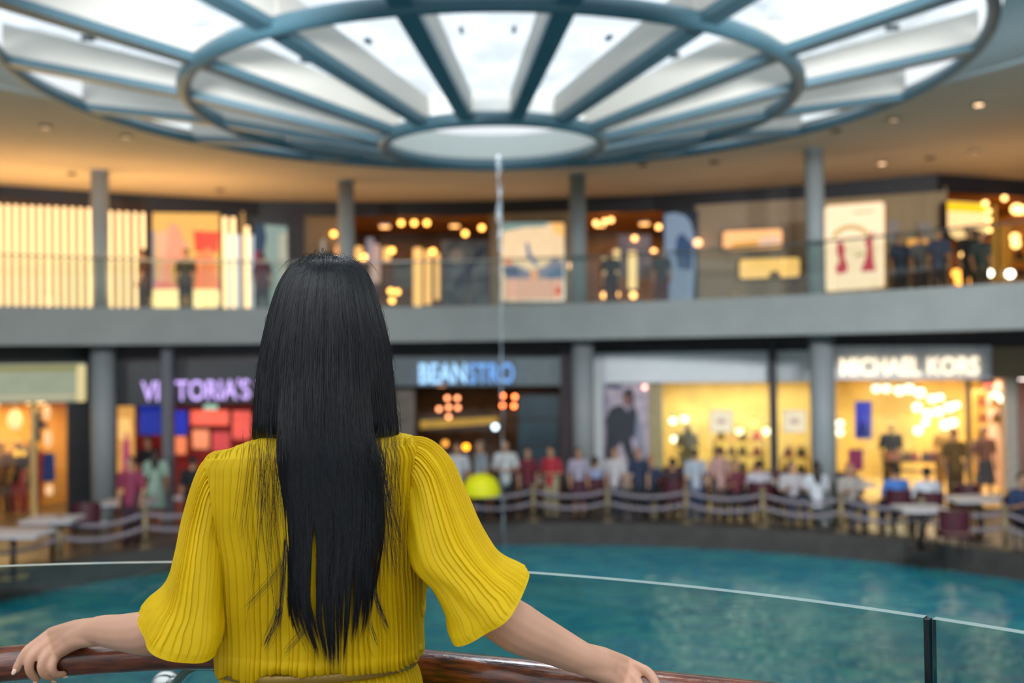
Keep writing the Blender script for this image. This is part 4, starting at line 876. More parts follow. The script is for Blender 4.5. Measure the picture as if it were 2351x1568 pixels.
ST = [  # px, head py, height, facing, kind, label, top, bottom, hair
    (1157, 1012, 1.74, PI, 'stand_bent', 'person in a loose white shirt and black trousers standing among the cafe tables', 'c9cccc', '1c2026', '2a201c'),
    (1262, 1026, 1.66, 2.6, 'stand_bent', 'person in a red top and beige trousers standing close to the ropes', 'b02a3a', 'a39878', '2a1a16'),
    (1047, 1018, 1.68, PI, 'stand', 'person in a white tee beside the right shoulder of the dress', 'bcbcc0', '2a2c34', '2c1e18'),
    (1100, 1012, 1.7, 2.0, 'stand', 'person in a grey tee behind the yellow umbrella', '8c949a', '22262c', '6a5848'),
    (1325, 1050, 1.62, PI, 'stand_skirt', 'person in a lavender top and plum skirt at the third column', 'a8a0b4', '4a2434', '1c1614'),
    (357, 1030, 1.64, .2, 'stand_skirt', 'person in a mint top and mint skirt left of the slim grey post', '9cb8a8', '9cb8ac', '2a1a18'),
    (440, 1048, 1.72, 0, 'stand', 'person all in black right of the slim grey post', '15161c', '14161c', '120e10'),
    (476, 1060, 1.66, .3, 'stand', 'person in dark plum clothes beside the person all in black', '2c1c28', '1a1c28', '1a1412'),
    (1212, 1030, 1.68, PI, 'stand', 'person in a dark red shirt left of the person in the red top', '6a2030', '20222a', '1a1412'),
    (1408, 1030, 1.68, 2.8, 'stand', 'person in a white shirt before the figure poster', 'c2bcc0', '2a3448', '7a4a30'),
    (1446, 1046, 1.64, PI, 'stand', 'person in a navy top just right of the white shirt, before the poster', '28344c', '20242c', '6a3c28'),
    (1592, 1036, 1.64, 0, 'stand', 'person in a pale blue shirt in front of the cream window', 'a8b0bc', '34486a', '3a2a20'),
    (1640, 1026, 1.7, .3, 'stand', 'person in a dusty pink shirt in front of the cream window', 'b48c84', '4a3c38', '4a3428'),
    (2190, 985, 1.75, PI, 'stand', 'person in a brown coat inside the right shop', '7a5c30', '5a4428', '3a2c1c'),
    (2260, 980, 1.72, PI, 'stand_skirt', 'person in a mauve top and slate grey skirt walking out of the right shop', '7c5a54', '3c4450', '1c1618'),
    (300, 1050, 1.66, PI, 'stand', 'person in a rose top at the amber poster', '8c3450', '3a2430', '1c1412'),
    (340, 1005, 1.72, PI, 'stand', 'person in a dark top behind the person in mint', '1e1a26', '1c1a24', '16100e'),
    (510, 1050, 1.68, PI, 'stand', 'person in charcoal clothes nearest the left shoulder of the dress', '23242e', '1e2028', '1a1210'),
]
for px, py, h, rz, kind, lb, tcx, bcx, hc in ST:
    c = stand_at(px, py, h); OCC.append((c.x, c.y, .26)); figure(c.x, c.y, 0, rz, kind, lb, tcx, bcx, hc, h=max(1.48, c.z))
SI = [
    (1380, 1076, 0, 'sit', 'seated person in a light blue shirt left of the table below the poster', '9aa8d0', '1e2430', '3a2a24'),
    (1468, 1070, PI, 'sit', 'seated person in a dark blue top at the right of the poster', '30405c', '20242c', '8a5a3c'),
    (1540, 1068, 0, 'sit', 'seated person in dark clothes below the cream pier', '3c2a30', '1e1c20', '1c1412'),
    (1738, 1080, 0, 'sit', 'seated person in a white top left of the dark mullion post', 'bcb8c4', '3a2430', '1c1614'),
    (1812, 1078, PI, 'sit', 'seated person in a pale shirt right of the dark mullion post', 'b8b4b8', '34384a', '3a2a24'),
    (1836, 1082, 0, 'sit_long', 'seated person in a bright white shirt just left of the rightmost column', 'd4d8e0', '15161a', '241a18'),
    (1946, 1070, PI, 'sit', 'seated person with reddish hair left of the magenta picture', 'a8a09a', '3a3a44', 'a85c54'),
    (2052, 1098, 0, 'sit', 'seated person in a strong blue shirt at the ropes', '4a7cc8', '1c2c4c', '241c1a'),
    (2122, 1112, 0, 'sit', 'seated person in a white shirt at the ropes right of the blue shirt', 'ccd4de', '16181e', '15100e'),
    (1700, 1080, PI, 'sit', 'seated person in a burgundy top at the table left of the dark mullion post', '6a2c3c', '20202a', '3a241c'),
    (2340, 1110, PI, 'sit', 'seated person in navy cut by the right edge', '24385a', '1c2028', '1c1614'),
    (1020, 1075, 0, 'sit', 'seated person in a pink top mostly behind the right shoulder of the dress', 'a87880', '2a2c34', '3a2a24'),
]
for px, py, rz, kind, lb, tcx, bcx, hc in SI:
    c = stand_at(px, py, 1.28, .7); OCC.append((c.x, c.y, .36)); figure(c.x, c.y, 0, rz, kind, lb, tcx, bcx, hc)
    chair(c.x-.1*math.sin(-rz), c.y-.1*math.cos(rz), rz, 'burgundy chair under the '+' '.join(lb.split()[:12]))
for i, t_ in enumerate(TB):
    o = table(*t_, rz=random.uniform(-.1, .1))
    for _ in range(12):
        bad = any(math.hypot(o.location.x-x, o.location.y-y) < r_+.42 for x, y, r_ in OCC)
        if not bad: break
        o.location.y += .12
    x, y = o.location.x, o.location.y; OCC.append((x, y, .4))
    k = t_[3].replace('pale table ', '').replace('small ', '')
    for dx, dy, rz, nm in ((-.25 if i % 2 else .2, -.86, 0, 'canal-side burgundy chair '), (.2, .9, math.pi, 'shop-side burgundy chair ')):
        if dy > 0 and i % 3 == 1: continue
        if any(math.hypot(x+dx-a, y+dy-b) < r_+.32 for a, b, r_ in OCC): continue
        if chair(x+dx, y+dy, rz+random.uniform(-.2, .2), nm+k): OCC.append((x+dx, y+dy, .3))
# upper level guests
for px, py, h, rz, kind, lb, tcx, bcx, hc in [(2070, 545, 1.65, PI, 'stand', 'person in dark navy at the left of the balcony guests', '2a3850', '2c2028', '14100e'), (2118, 538, 1.7, PI, 'stand', 'person in a grey top in the middle of the balcony guests', '5c6068', '2a2024', '120e0c'),
        (2160, 525, 1.74, 2.6, 'stand', 'person in a slate blue top at the right of the balcony guests', '384460', '2c2424', '140e0c'), (2228, 520, 1.78, PI, 'stand', 'person silhouetted below the yellow lit box', '1c1a1c', '1a1818', '100c0a'), (2256, 535, 1.76, PI, 'stand', 'person in dark teal right of the silhouette', '2c3e44', '181818', '120e0c'),
        (428, 572, 1.7, PI, 'stand', 'slim dark person in front of the coloured window', '3a3830', '2c2c28', '1c1814'), (330, 585, 1.66, 1.6, 'stand', 'person in brown passing the last glowing tube', '5a3626', '4a3428', '1c1412'), (1405, 600, 1.68, PI, 'stand', 'person in black in the amber upper shop', '1c1e24', '3a2028', '14100e'),
        (1522, 602, 1.66, PI, 'stand', 'person in dark green beside the arched window', '26383c', '5a2c34', '1a1412'), (604, 590, 1.68, 0, 'stand', 'person in a plum top before the pale blue window', '5a3050', '384048', '16100e')]:
    s = ray(px, py); line_p = on_line(px, UP, 1.3+.5*(px in (2160, 2256))); figure(line_p.x, line_p.y, E+1.02, rz, kind, lb, tcx, bcx, hc, h=max(1.5, min(1.85, (P(px, py, line_p.y).z-E-1.02))))
# mannequins and clothes in the left shop, mannequins in the right shop
for px, py, off, lb, tcx, bcx, k in [(40, 1010, -.9, 'mannequin in a dark brown top and red skirt in the left shop', '3a2a1c', '9c3430', 'stand'), (66, 1030, -1.8, 'mannequin in a black jacket behind the red-skirted one', '241e1a', '3c4428', 'stand'), (2, 1020, -.9, 'mannequin in brown at the left edge', '6a4a28', '5a4428', 'stand')]:
    q = on_line(px, LO, off); figure(q.x, q.y, 0, PI, k, lb, tcx, bcx, skin='8c7450', name='mannequin', cat='mannequin', h=1.75)
for px, off, lb, tcx, bcx in [(2042, -1.3, 'mannequin in a black dress top in the right shop', '15120f', '6a5024'), (2165, -2.0, 'mannequin in a tan coat deep in the right shop', 'a88850', '8a6c3c'), (1575, -.9, 'mannequin in grey in the cream window', '7c745a', '8c7c50')]:
    q = on_line(px, LO, off); figure(q.x, q.y, 0, PI, 'stand', lb, tcx, bcx, skin='c8a878', name='mannequin', cat='mannequin', h=1.8)
p = Plane(80, 135, LO, -.25)
for lb, pts, c in [('blue garment hanging at the right of the left shop window', [(100, 1043), (110, 1040), (126, 1042), (127, 1104), (98, 1106)], '28489c'), ('long red garment hanging beside the blue one', [(84, 1040), (102, 1035), (98, 1070), (94, 1155), (82, 1155), (86, 1070)], 'b04844'),
                  ('dark grey garment hanging high in the left shop window', [(82, 946), (94, 946), (95, 1015), (84, 1015)], '3c4450'), ('small dark jacket hanging beside the grey garment', [(95, 965), (108, 972), (106, 984), (96, 984)], '3a2430')]:
    o = thing('garment', lb, 'garment', p.pt(pts[0][0], pts[-1][1])); shape(o, p, 'cloth', pts, mat('garment_'+c, c, .8, var=.2), 0, .1)
    x = sum(q[0] for q in pts)/len(pts); y = min(q[1] for q in pts); shape(o, p, 'hanger', [(x-5, y), (x, y-6), (x+5, y), (x, y-2)], M_steel, .02, .02)
for x, y, rx, ry, lb in [(108, 948, 10, 20, 'tall oval glowing lamp at the top of the left shop window'), (110, 1008, 12, 24, 'large oval glowing lamp in the middle of the left shop window'), (113, 1125, 12, 16, 'oval glowing lamp low in the left shop window'), (34, 965, 22, 28, 'broad peach glowing lamp in the left shop'), (38, 1041, 8, 9, 'golden round lamp low in the left shop'), (54, 1041, 6, 8, 'dimmer golden round lamp beside the golden one')]:
    p = Plane(x-10, x+10, LO, -.5 if rx < 20 else -1.6); c = p.pt(x, y); o = thing('shop_lamp', lb, 'lamp', c)
    k = c.y/F; MB().ell((0, 0, 0), (rx*k*.8, .06, ry*k*.85)).build('shade', emis('oval_lamp', 'f8c090', 1.25) if rx != 8 and rx != 6 else emis('gold_lamp', 'f0b040', 2.0), o, True)
    MB().tube([(0, 0, ry*k*.8), (0, 0, ry*k+.1)], .02, 8).build('stem', M_steel, o)
# the yellow umbrella
c = at_z(1105, 1136, .9); o = thing('umbrella', 'small bright yellow umbrella dome among the cafe guests', 'umbrella', (c.x, c.y, .9))
mb = MB(); n = 24
prof = [(.36, 0), (.355, .1), (.32, .22), (.25, .31), (.15, .37), (.03, .4)]
for k in range(n):
    a0, a1 = 2*PI*k/n, 2*PI*(k+1)/n
    for (r0, z0), (r1, z1) in zip(prof, prof[1:]): mb.add([(r0*math.cos(a0), r0*math.sin(a0), z0), (r0*math.cos(a1), r0*math.sin(a1), z0), (r1*math.cos(a1), r1*math.sin(a1), z1), (r1*math.cos(a0), r1*math.sin(a0), z1)], [(0, 1, 2, 3)])
mb.build('canopy', mat('bright_yellow_cloth', 'e8e400', .6, var=.05, trans=.2), o, True)
MB().tube([(0, 0, -.88), (0, 0, .42)], .014, 8).build('shaft', M_leg, o); MB().ell((0, 0, .42), .02).build('tip', M_leg, o)
def cat(keys, vals, x):
    """smooth interpolation"""
    keys = np.array(keys, float); vals = np.array(vals, float); x = np.clip(x, keys[0], keys[-1])
    i = np.clip(np.searchsorted(keys, x)-1, 0, len(keys)-2); t = (x-keys[i])/(keys[i+1]-keys[i])
    m_ = np.gradient(vals, keys); h = keys[i+1]-keys[i]
    return (2*t**3-3*t**2+1)*vals[i]+(t**3-2*t**2+t)*h*m_[i]+(-2*t**3+3*t**2)*vals[i+1]+(t**3-t**2)*h*m_[i+1]
# ================================================================== rail and glass in front of the viewer
RZ = E-.557
RXK = [-2.0, -1.6, -1.2, -.95, -.76, -.6, -.4, -.17, .04, .23, .43, .8, 1.2, 1.6]; RYK = [1.27, 1.53, 1.75, 1.85, 1.895, 1.912, 1.875, 1.80, 1.725, 1.66, 1.585, 1.43, 1.22, .95]
def rail_pt(px, z):
    s = ray(px, 1500).x; Y = 1.8
    for _ in range(30): Y = .5*Y+.5*float(cat(RXK, RYK, np.array([s*Y]))[0])
    return Vector((s*Y, Y, z))
M_wood = mat('worn_varnished_wood', '7a3a1c', .28, var=.3, scale=9, col2='35130c', stretch=(2, 2, 14), bump=.15, spec=.6)
MATS['worn_varnished_wood'].node_tree.nodes['Principled BSDF'].inputs['Coat Weight'].default_value = .7
MATS['worn_varnished_wood'].node_tree.nodes['Principled BSDF'].inputs['Coat Roughness'].default_value = .12
hr_ = thing('handrail', 'worn brown wooden handrail curving in front of the person', 'handrail', (-.6, 1.912, RZ))
pts = [(x+.6, float(cat(RXK, RYK, np.array([x]))[0])-1.912, 0) for x in np.linspace(-2, 1.6, 140)]
MB().tube(pts, .032, 28).build('rail', M_wood, hr_, True)
GC, GR, GZ = (-.77, -.13), 2.23, E-.425
M_gl = glass('clear_safety_glass', 'dcebe8'); M_edge = mat('polished_glass_edge', 'a9c4c4', .08, var=.2, spec=1)
M_edged = mat('dark_glass_side_edge', '0e3038', .15, var=.2)
ja = math.atan2(P(2106, 1415, 1.55).x-GC[0], P(2106, 1415, 1.55).y-GC[1])
def gpanel(a0, a1, lb, z0=-1.05):
    o = thing('glass_barrier', lb, 'glass panel', (GC[0], GC[1], GZ)); n = 50
    I = arc_pts((0, 0), GR, a0, a1, n); O = arc_pts((0, 0), GR+.019, a0, a1, n); mb = MB()
    for i in range(n):
        mb.add([(*I[i], z0), (*I[i+1], z0), (*I[i+1], 0), (*I[i], 0)], [(0, 1, 2, 3)]); mb.add([(*O[i], z0), (*O[i+1], z0), (*O[i+1], 0), (*O[i], 0)], [(3, 2, 1, 0)])
    mb.build('pane', M_gl, o, True); mb = MB()
    for i in range(n): mb.add([(*I[i], 0), (*I[i+1], 0), (*O[i+1], 0), (*O[i], 0)], [(0, 1, 2, 3)])
    mb.build('top_edge', M_edge, o)
    for k, nm in ((0, 'left'), (n, 'right')):
        MB().add([(*I[k], z0), (*O[k], z0), (*O[k], 0), (*I[k], 0)], [(0, 1, 2, 3)]).build('side_edge', M_edged, o)
    return o
gp = gpanel(rad(-42), ja-.003, 'wide curved clear glass panel beyond the wooden handrail')
gpanel(ja+.003, ja+.6, 'curved clear glass panel at the right edge beyond the dark joint')
# steel bracket between glass and rail, half hidden by the waist
def circ_pt(px, c, r, z):
    s = ray(px, 1500).x; cx, cy = c; A = 1+s*s; B = -2*(s*cx+cy); K = cx*cx+cy*cy-r*r
    Y = (-B+math.sqrt(B*B-4*A*K))/(2*A); return Vector((s*Y, Y, z))
br = thing('rail_bracket', 'forked polished steel bracket under the handrail left of the waist', 'bracket', rail_pt(470, RZ-.03)); B0 = br.location.copy()
def bl(a): return [Vector(v)-B0 for v in a]
top = B0
y0 = B0.y
mb = MB(); mb.tube(bl([P(396, 1578, y0+.1), P(412, 1560, y0+.06), P(432, 1538, y0+.01), P(452, 1529, y0), P(488, 1529, y0), P(512, 1539, y0+.01), P(545, 1562, y0+.05), P(580, 1592, y0+.1)]), .0105, 12, sq=(1.1, .8)); mb.build('arm', mat('grey_cast_steel', '6a7164', .3, metal=.35, spec=.8), br, True)
MB().tube(bl([P(455, 1524, y0), P(455, 1500, y0)]), .012, 12).build('saddle', M_steel, br, True)
g0 = P(386, 1572, 2.09)
mb = MB(); mb.tube(bl([g0+Vector((0, -.035, .0)), g0+Vector((0, -.02, 0))]), .028, 28); mb.build('clamp_disc', M_steel, br, True)
mb = MB(); mb.tube(bl([g0+Vector((0, -.015, .0)), g0+Vector((0, -.002, 0))]), .032, 28); mb.build('clamp_disc', M_steel, br, True)
MB().tube(bl([g0+Vector((0, -.03, 0)), P(402, 1560, y0+.1)]), .008, 10).build('pin', M_steel, br, True)
MB().box((GR*math.sin(ja), GR*math.cos(ja), -.5), (.008, .016, 1.0), -ja).build('seal', mat('black_seal', '0a1a20', .3), gp)
# deck under the viewer
mb = MB(); I = arc_pts(GC, GR+.05, 0, 2*math.pi, 60)[:-1]; mb.add([(x, y, 2.0) for x, y in I]+[(x, y, 1.85) for x, y in I], [tuple(range(60))[::-1], tuple(range(60, 120))]+[(i, (i+1) % 60, 60+(i+1) % 60, 60+i) for i in range(60)])
struct(mb.build('floor_bridge', M_floor))
# ================================================================== the person in front
M_skin = mat('warm_skin', 'c99b82', .5, var=.06, scale=14, spec=.35)
MATS['warm_skin'].node_tree.nodes['Principled BSDF'].inputs['Subsurface Weight'].default_value = .12
MATS['warm_skin'].node_tree.nodes['Principled BSDF'].inputs['Subsurface Radius'].default_value = (.012, .005, .003)
YT = 1.67
who = thing('person', 'person in a pleated yellow dress with long black hair, seen from behind at the handrail', 'person', P(735, 1500, YT)); who.location.z = 2.0
W0 = who.location.copy()
def Q(px, py, Y): return P(px, py, Y)-W0
b = MB()
# trunk, neck, head
for y, a in ((1170, .105), (1240, .10), (1330, .095), (1440, .09), (1540, .095), (1640, .12)):
    for s in (-.45, .45): b.ell(Q(732, y, YT)+Vector((s*a, 0, 0)), (a*.75, .08, .085))
b.limb([Q(530, 1122, YT+.005), Q(620, 1108, YT+.005), Q(735, 1080, YT), Q(850, 1092, YT+.005), Q(940, 1095, YT+.005)], [.038, .045, .05, .045, .038])
b.limb([Q(735, 1040, YT), Q(740, 960, YT+.01), Q(745, 880, YT+.02)], [.06, .053, .055])
hc = Q(747, 748, YT+.015)
b.ell(hc, (.07, .082, .10)); b.ell(hc+Vector((0, .045, -.07)), (.052, .05, .05)); b.ell(hc+Vector((0, .105, -.025)), (.012, .018, .024)); b.ell(hc+Vector((0, .092, -.068)), (.024, .012, .012))
for s in (-1, 1): b.ell(hc+Vector((s*.079, .005, -.02)), (.01, .018, .03))
# left arm (picture left)
RL = lambda px: rail_pt(px, 0).y
b.limb([Q(524, 1105, YT), Q(462, 1250, 1.627), Q(430, 1415, 1.595)], [.04, .037, .036])
b.limb([Q(430, 1417, 1.595), Q(350, 1450, 1.64), Q(280, 1452, 1.71), Q(225, 1448, 1.775), Q(165, 1464, 1.81)], [.036, .0375, .031, .0256, .016])
yl = RL(110)
kn = [(117, 1454, -.004, .0105), (121, 1470, -.014, .0105), (126, 1486, -.022, .010), (131, 1502, -.028, .009)]     # knuckles
for i, (x, y, dy, r) in enumerate(kn):
    b.limb([Q(262, 1444+5*i, 1.74), Q(222, 1437+9*i, 1.778-.004*i), Q(175, (1440+10*i)+2, (1.775+yl)/2-.01+dy*.5), Q(x, y, yl+dy)], [.014, .0152, .0155, r+.001], 12)
FL = [[(117, 1454, -.004), (88, 1474, -.022), (60, 1496, -.038), (38, 1536, -.044)],
      [(121, 1470, -.014), (90, 1492, -.036), (70, 1516, -.046), (68, 1540, -.044), (83, 1559, -.030)],
      [(126, 1486, -.022), (106, 1506, -.041), (95, 1530, -.048), (102, 1549, -.042), (122, 1556, -.026)],
      [(131, 1502, -.028), (122, 1521, -.043), (120, 1537, -.047), (130, 1549, -.038), (146, 1547, -.022)]]
NAILS = []
for f, rr0 in zip(FL, (.0098, .0098, .0094, .0086)):
    b.limb([Q(x, y, yl+dy) for x, y, dy in f], [rr0+.0012]+[rr0+.0004-.0006*k for k in range(1, len(f))], 12, 4)
b.limb([Q(205, 1462, yl-.06), Q(165, 1480, yl+.01), Q(135, 1500, yl+.038)], [.016, .0125, .0095], 12)       # thumb behind the rail
# right arm
yr = rail_pt(1430, 0).y
b.limb([Q(945, 1080, YT), Q(1022, 1210, 1.615), Q(1106, 1385, 1.56)], [.04, .038, .037])
b.limb([Q(1106, 1387, 1.56), Q(1190, 1442, 1.565), Q(1265, 1478, 1.59), Q(1338, 1512, 1.61), Q(1392, 1532, 1.632)], [.037, .0395, .0325, .0258, .017])
kr = [(1440, 1523, .004, .0105), (1438, 1543, -.012, .0108), (1430, 1562, -.024, .0102), (1418, 1578, -.034, .0092)]
for i, (x, y, dy, r) in enumerate(kr):
    b.limb([Q(1300, 1490+6*i, 1.597), Q(1340, 1497+11*i, 1.618-.005*i), Q(1385, 1508+13*i, (1.615+yr)/2-.006+dy*.5), Q(x, y, yr+dy)], [.014, .0155, .016, r+.001], 12)
FR_ = [[(1440, 1523, .004), (1466, 1533, -.012), (1490, 1546, -.03), (1506, 1572, -.042), (1510, 1590, -.042)],
       [(1438, 1543, -.012), (1462, 1565, -.034), (1470, 1590, -.045), (1462, 1612, -.04), (1450, 1618, -.026)],
       [(1430, 1562, -.024), (1446, 1586, -.042), (1446, 1608, -.047), (1434, 1624, -.038), (1424, 1626, -.024)],
       [(1418, 1578, -.034), (1424, 1600, -.045), (1418, 1616, -.045), (1408, 1626, -.034)]]
for f, rr0 in zip(FR_, (.0098, .0098, .0094, .0086)):
    b.limb([Q(x, y, yr+dy) for x, y, dy in f], [rr0+.0012]+[rr0+.0004-.0006*k for k in range(1, len(f))], 12, 4)
b.limb([Q(1350, 1530, yr-.05), Q(1390, 1545, yr+.012), Q(1420, 1560, yr+.038)], [.016, .0125, .0095], 12)
# legs down to the deck
for s in (-1, 1):
    x = s*.085; b.limb([(x, 0, .88), (x*1.05, .01, .5), (x*1.05, -.01, .09)], [.085, .055, .036]); b.limb([(x*1.05, -.02, .04), (x*1.15, .15, .028)], [.035, .024])
body = b.build('body', M_skin, who)
bake(body, ('REMESH', {'mode': 'VOXEL', 'voxel_size': .0026}), ('SMOOTH', {'iterations': 12, 'factor': .5}))
body.data.materials.clear(); body.data.materials.append(M_skin)
M_nail = mat('pale_pink_nail', 'e8c4b0', .25, var=.03, spec=.6)
for f, yy in ((FL, yl), (FR_, yr)):
    for i, g in enumerate(f):
        e = Q(g[-1][0], g[-1][1], yy+g[-1][2]); d = (e-Q(g[-2][0], g[-2][1], yy+g[-2][2])).normalized()
        nrm = Vector((0, -1, 0)); nrm = (nrm-d*nrm.dot(d)).normalized()
        if i: nrm = (nrm*.4-Vector((0, 0, 1))*.8); nrm = (nrm-d*nrm.dot(d)).normalized()
        sd = d.cross(nrm); M3 = Matrix((sd, d, nrm)).transposed()
        MB().ell(e+nrm*.0062+d*.004, (.0042, .0068, .0022), 12, 8, M3).build('fingernail', M_nail, body, True)
for s in (-1, 1):
    MB().ell(hc+Vector((s*.027, .067, .0)), (.013, .008, .008)).build('eye', mat('eye_white', 'e8e4e0', .2), body, True)
    MB().ell((s*.092, .05, .03), (.045, .12, .03)).build('shoe', mat('nude_shoe', 'a88468', .4), who, True)

# ---- pleated dress
def noise1(x, seed, oct_=3):
    x = np.asarray(x, float); r = np.zeros_like(x); a = 1
    for o_ in range(oct_):
        g = np.random.default_rng(seed+o_*17).uniform(-1, 1, 512); i = np.floor(x).astype(int); f = x-i; f = f*f*(3-2*f)
        r += a*(g[i % 512]*(1-f)+g[(i+1) % 512]*f); a *= .5; x = x*2.03+11.7
    return r
def pleat(q, seed, w=.0088):
    """q: arc length in metres -> 0..1 knife pleat height, irregular widths"""
    g = np.random.default_rng(seed); ws = g.uniform(.5, 1.6, 2600)*w; ed = np.cumsum(ws)-8.0
    k = np.clip(np.searchsorted(ed, q)-1, 0, len(ws)-2); t = np.clip((q-ed[k])/(ed[k+1]-ed[k]), 0, 1)
    h = np.where(t < .86, (t/.86)**.6, (1-(t-.86)/.14))                    # slow rise, sharp fold
    amp = g.uniform(.6, 1.2, 2600)[k]
    return h*amp
M_yel_d = mat('yellow_pleated_crepe', 'd8b400', .6, var=.05, scale=30, trans=.22, spec=.25)
sc = YT/F
TY = [984, 992, 1000, 1010, 1022, 1040, 1080, 1150, 1250, 1350, 1430, 1466, 1486, 1497, 1506, 1514, 1524, 1565, 1700, 1900, 2300]
TA = [120, 140, 170, 205, 236, 251, 253, 250, 243, 236, 230, 228, 227, 222, 213, 210, 214, 226, 262, 290, 330]
TX = [717, 717, 719, 722, 726, 728, 728, 727, 730, 732, 732, 733, 733, 733, 734, 734, 735, 735, 736, 736, 736]
TBd = [.068, .072, .078, .085, .092, .098, .104, .108, .108, .105, .103, .106, .108, .102, .092, .088, .092, .105, .14, .17, .22]
def torso(y0, y1, rows, cols, seed, hemdrop=0):
    ys = np.linspace(y0, y1, rows); th = np.linspace(0, 2*np.pi, cols, endpoint=False)
    a = cat(TY, TA, ys)*sc; bb = cat(TY, TBd, ys); xc = np.array([Q(x, y, YT).x for x, y in zip(cat(TY, TX, ys), ys)]); z = np.array([Q(1175, y, YT).z for y in ys])
    c, s = np.cos(th), np.sin(th)
    pw = .86; cx = np.sign(c)*np.abs(c)**pw; sx = np.sign(s)*np.abs(s)**pw
    X = a[:, None]*cx[None]; Yv = -bb[:, None]*sx[None]
    aref = np.maximum(a, .175)[:, None] if y0 < 1500 else a[:, None]*np.ones((1, 1))
    thr = np.arccos(np.clip(X/np.maximum(aref, np.abs(X)+1e-6), -1, 1)); thr = np.where(s[None] < 0, 2*np.pi-thr, thr)
    scale = .145 if y0 < 1500 else .135
    q = thr*scale+.0022*noise1(z*9, seed+5)[:, None]+.0018*noise1(z[:, None]*14+thr*3, seed+9, 2)
    pl = pleat(q.ravel(), seed).reshape(q.shape)
    amp = .0052*(1+.25*noise1(z*6, seed+7)[:, None])
    if y0 < 1500: amp = amp*np.clip((ys-y0)/14, .2, 1)[:, None]*(1+.3*np.exp(-((ys-1500)/16.)**2))[:, None]
    big = .0035*noise1(thr*2.2+noise1(z*4, seed+1)[:, None]*.5, seed+2, 2)
    if y0 < 1500: big = big*(1+1.2*np.clip((ys-1380)/100, 0, 1)[:, None])
    D = pl*amp+big
    nx, ny = cx/np.maximum(a[:, None], .03), -sx/np.maximum(bb[:, None], .03); L_ = np.sqrt(nx**2+ny**2); nx, ny = nx/L_, ny/L_
    X = X+nx*D+xc[:, None]; Yv = Yv+ny*D
    Z = z[:, None]+(.018 if y0 < 1500 else 0)*np.clip((1100-ys)/110, 0, 1)[:, None]*(X-xc[:, None])/.2+.0*X
    if y0 < 1500:   # uneven blouse edge over the belt
        Z = Z-.012*np.exp(-((ys-1494)/11.)**2)[:, None]*(.25+.4*noise1(thr*5, seed+3, 2)+1.3*np.clip((-.055-(X-xc[:, None]))/.03, 0, 1))
        Z = Z-.022*np.clip(1-np.abs(cx)/.6, 0, 1)*(sx > 0)*np.clip((1010-ys)/26, 0, 1)[:, None]      # neckline dips at the back
    return np.stack([X, Yv, Z], -1)
dress = thing('dress', '', 'x', (0, 0, 0)); del dress['label'], dress['category']; dress.parent = who
bpy.data.objects.remove(dress)
bod = grid_mesh('dress', torso(984, 1518, 330, 2000, 3), M_yel_d, who)
skirt = grid_mesh('skirt', torso(1518, 2300, 160, 1100, 21), M_yel_d, bod)
def sleeve(name, O, I, Ys, Hd, tilt, seed, flare, flip):
    k = len(O); R = 260; Cc = 1200; t = np.linspace(0, k-1, R); ks = range(k)
    oc = lambda j: np.array([Q(*p_, y_)[j] for p_, y_ in zip(O, Ys)]); ic = lambda j: np.array([Q(*p_, y_)[j] for p_, y_ in zip(I, Ys)])
    O3 = np.stack([cat(ks, oc(j), t) for j in range(3)], -1); I3 = np.stack([cat(ks, ic(j), t) for j in range(3)], -1)
    hd = cat(ks, Hd, t); ce = (O3+I3)/2; mj = (O3-I3)/2; u = t/(k-1)
    mn = np.stack([tilt[0]*u**3, -hd, tilt[1]*u**3], -1)
    th = np.linspace(0, 2*np.pi, Cc, endpoint=False); c, s = np.cos(th), np.sin(th)
    V = ce[:, None]+mj[:, None]*c[None, :, None]+mn[:, None]*s[None, :, None]
    per = .062+.0*u
    q = th[None]*.0715+.0016*noise1(u*7, seed)[:, None]+.0013*noise1(u[:, None]*9+th[None]*2.5, seed+4, 2)
    pl = pleat(q.ravel(), seed, .0092).reshape(q.shape)
    amp = .0044*np.clip(u/.05, .3, 1)*np.clip((1-u)/.055, .06, 1)*(1-.25*u)
    wav = flare*np.clip((u-.6)/.4, 0, 1)**2
    D = pl*amp[:, None]+.004*noise1(th[None]*1.4+u[:, None]*2, seed+8, 2)+wav[:, None]*np.sin(th[None]*5+1)
    mjn = mj/np.linalg.norm(mj, axis=1, keepdims=True); mnn = mn/np.linalg.norm(mn, axis=1, keepdims=True)
    la = np.linalg.norm(mj, axis=1)[:, None, None]; lb_ = np.linalg.norm(mn, axis=1)[:, None, None]
    N_ = mjn[:, None]*c[None, :, None]*lb_+mnn[:, None]*s[None, :, None]*la; N_ /= np.linalg.norm(N_, axis=2, keepdims=True)
    V = V+N_*D[:, :, None]
    o = grid_mesh(name, V, M_yel_d, bod)
    # stitched hem band
    hv = V[-14:]+N_[-14:]*.0012
    return o, hv
o, hv = sleeve('sleeve', [(560, 1040), (492, 1046), (462, 1085), (432, 1180), (413, 1260), (388, 1338), (350, 1378), (322, 1412)], [(590, 1095), (550, 1118), (530, 1150), (522, 1215), (518, 1295), (516, 1385), (516, 1440), (508, 1486)],
       [1.67, 1.67, 1.66, 1.645, 1.62, 1.60, 1.585, 1.575], [.045, .055, .062, .07, .074, .078, .082, .086], (.006, -.018), 31, .004, 1)
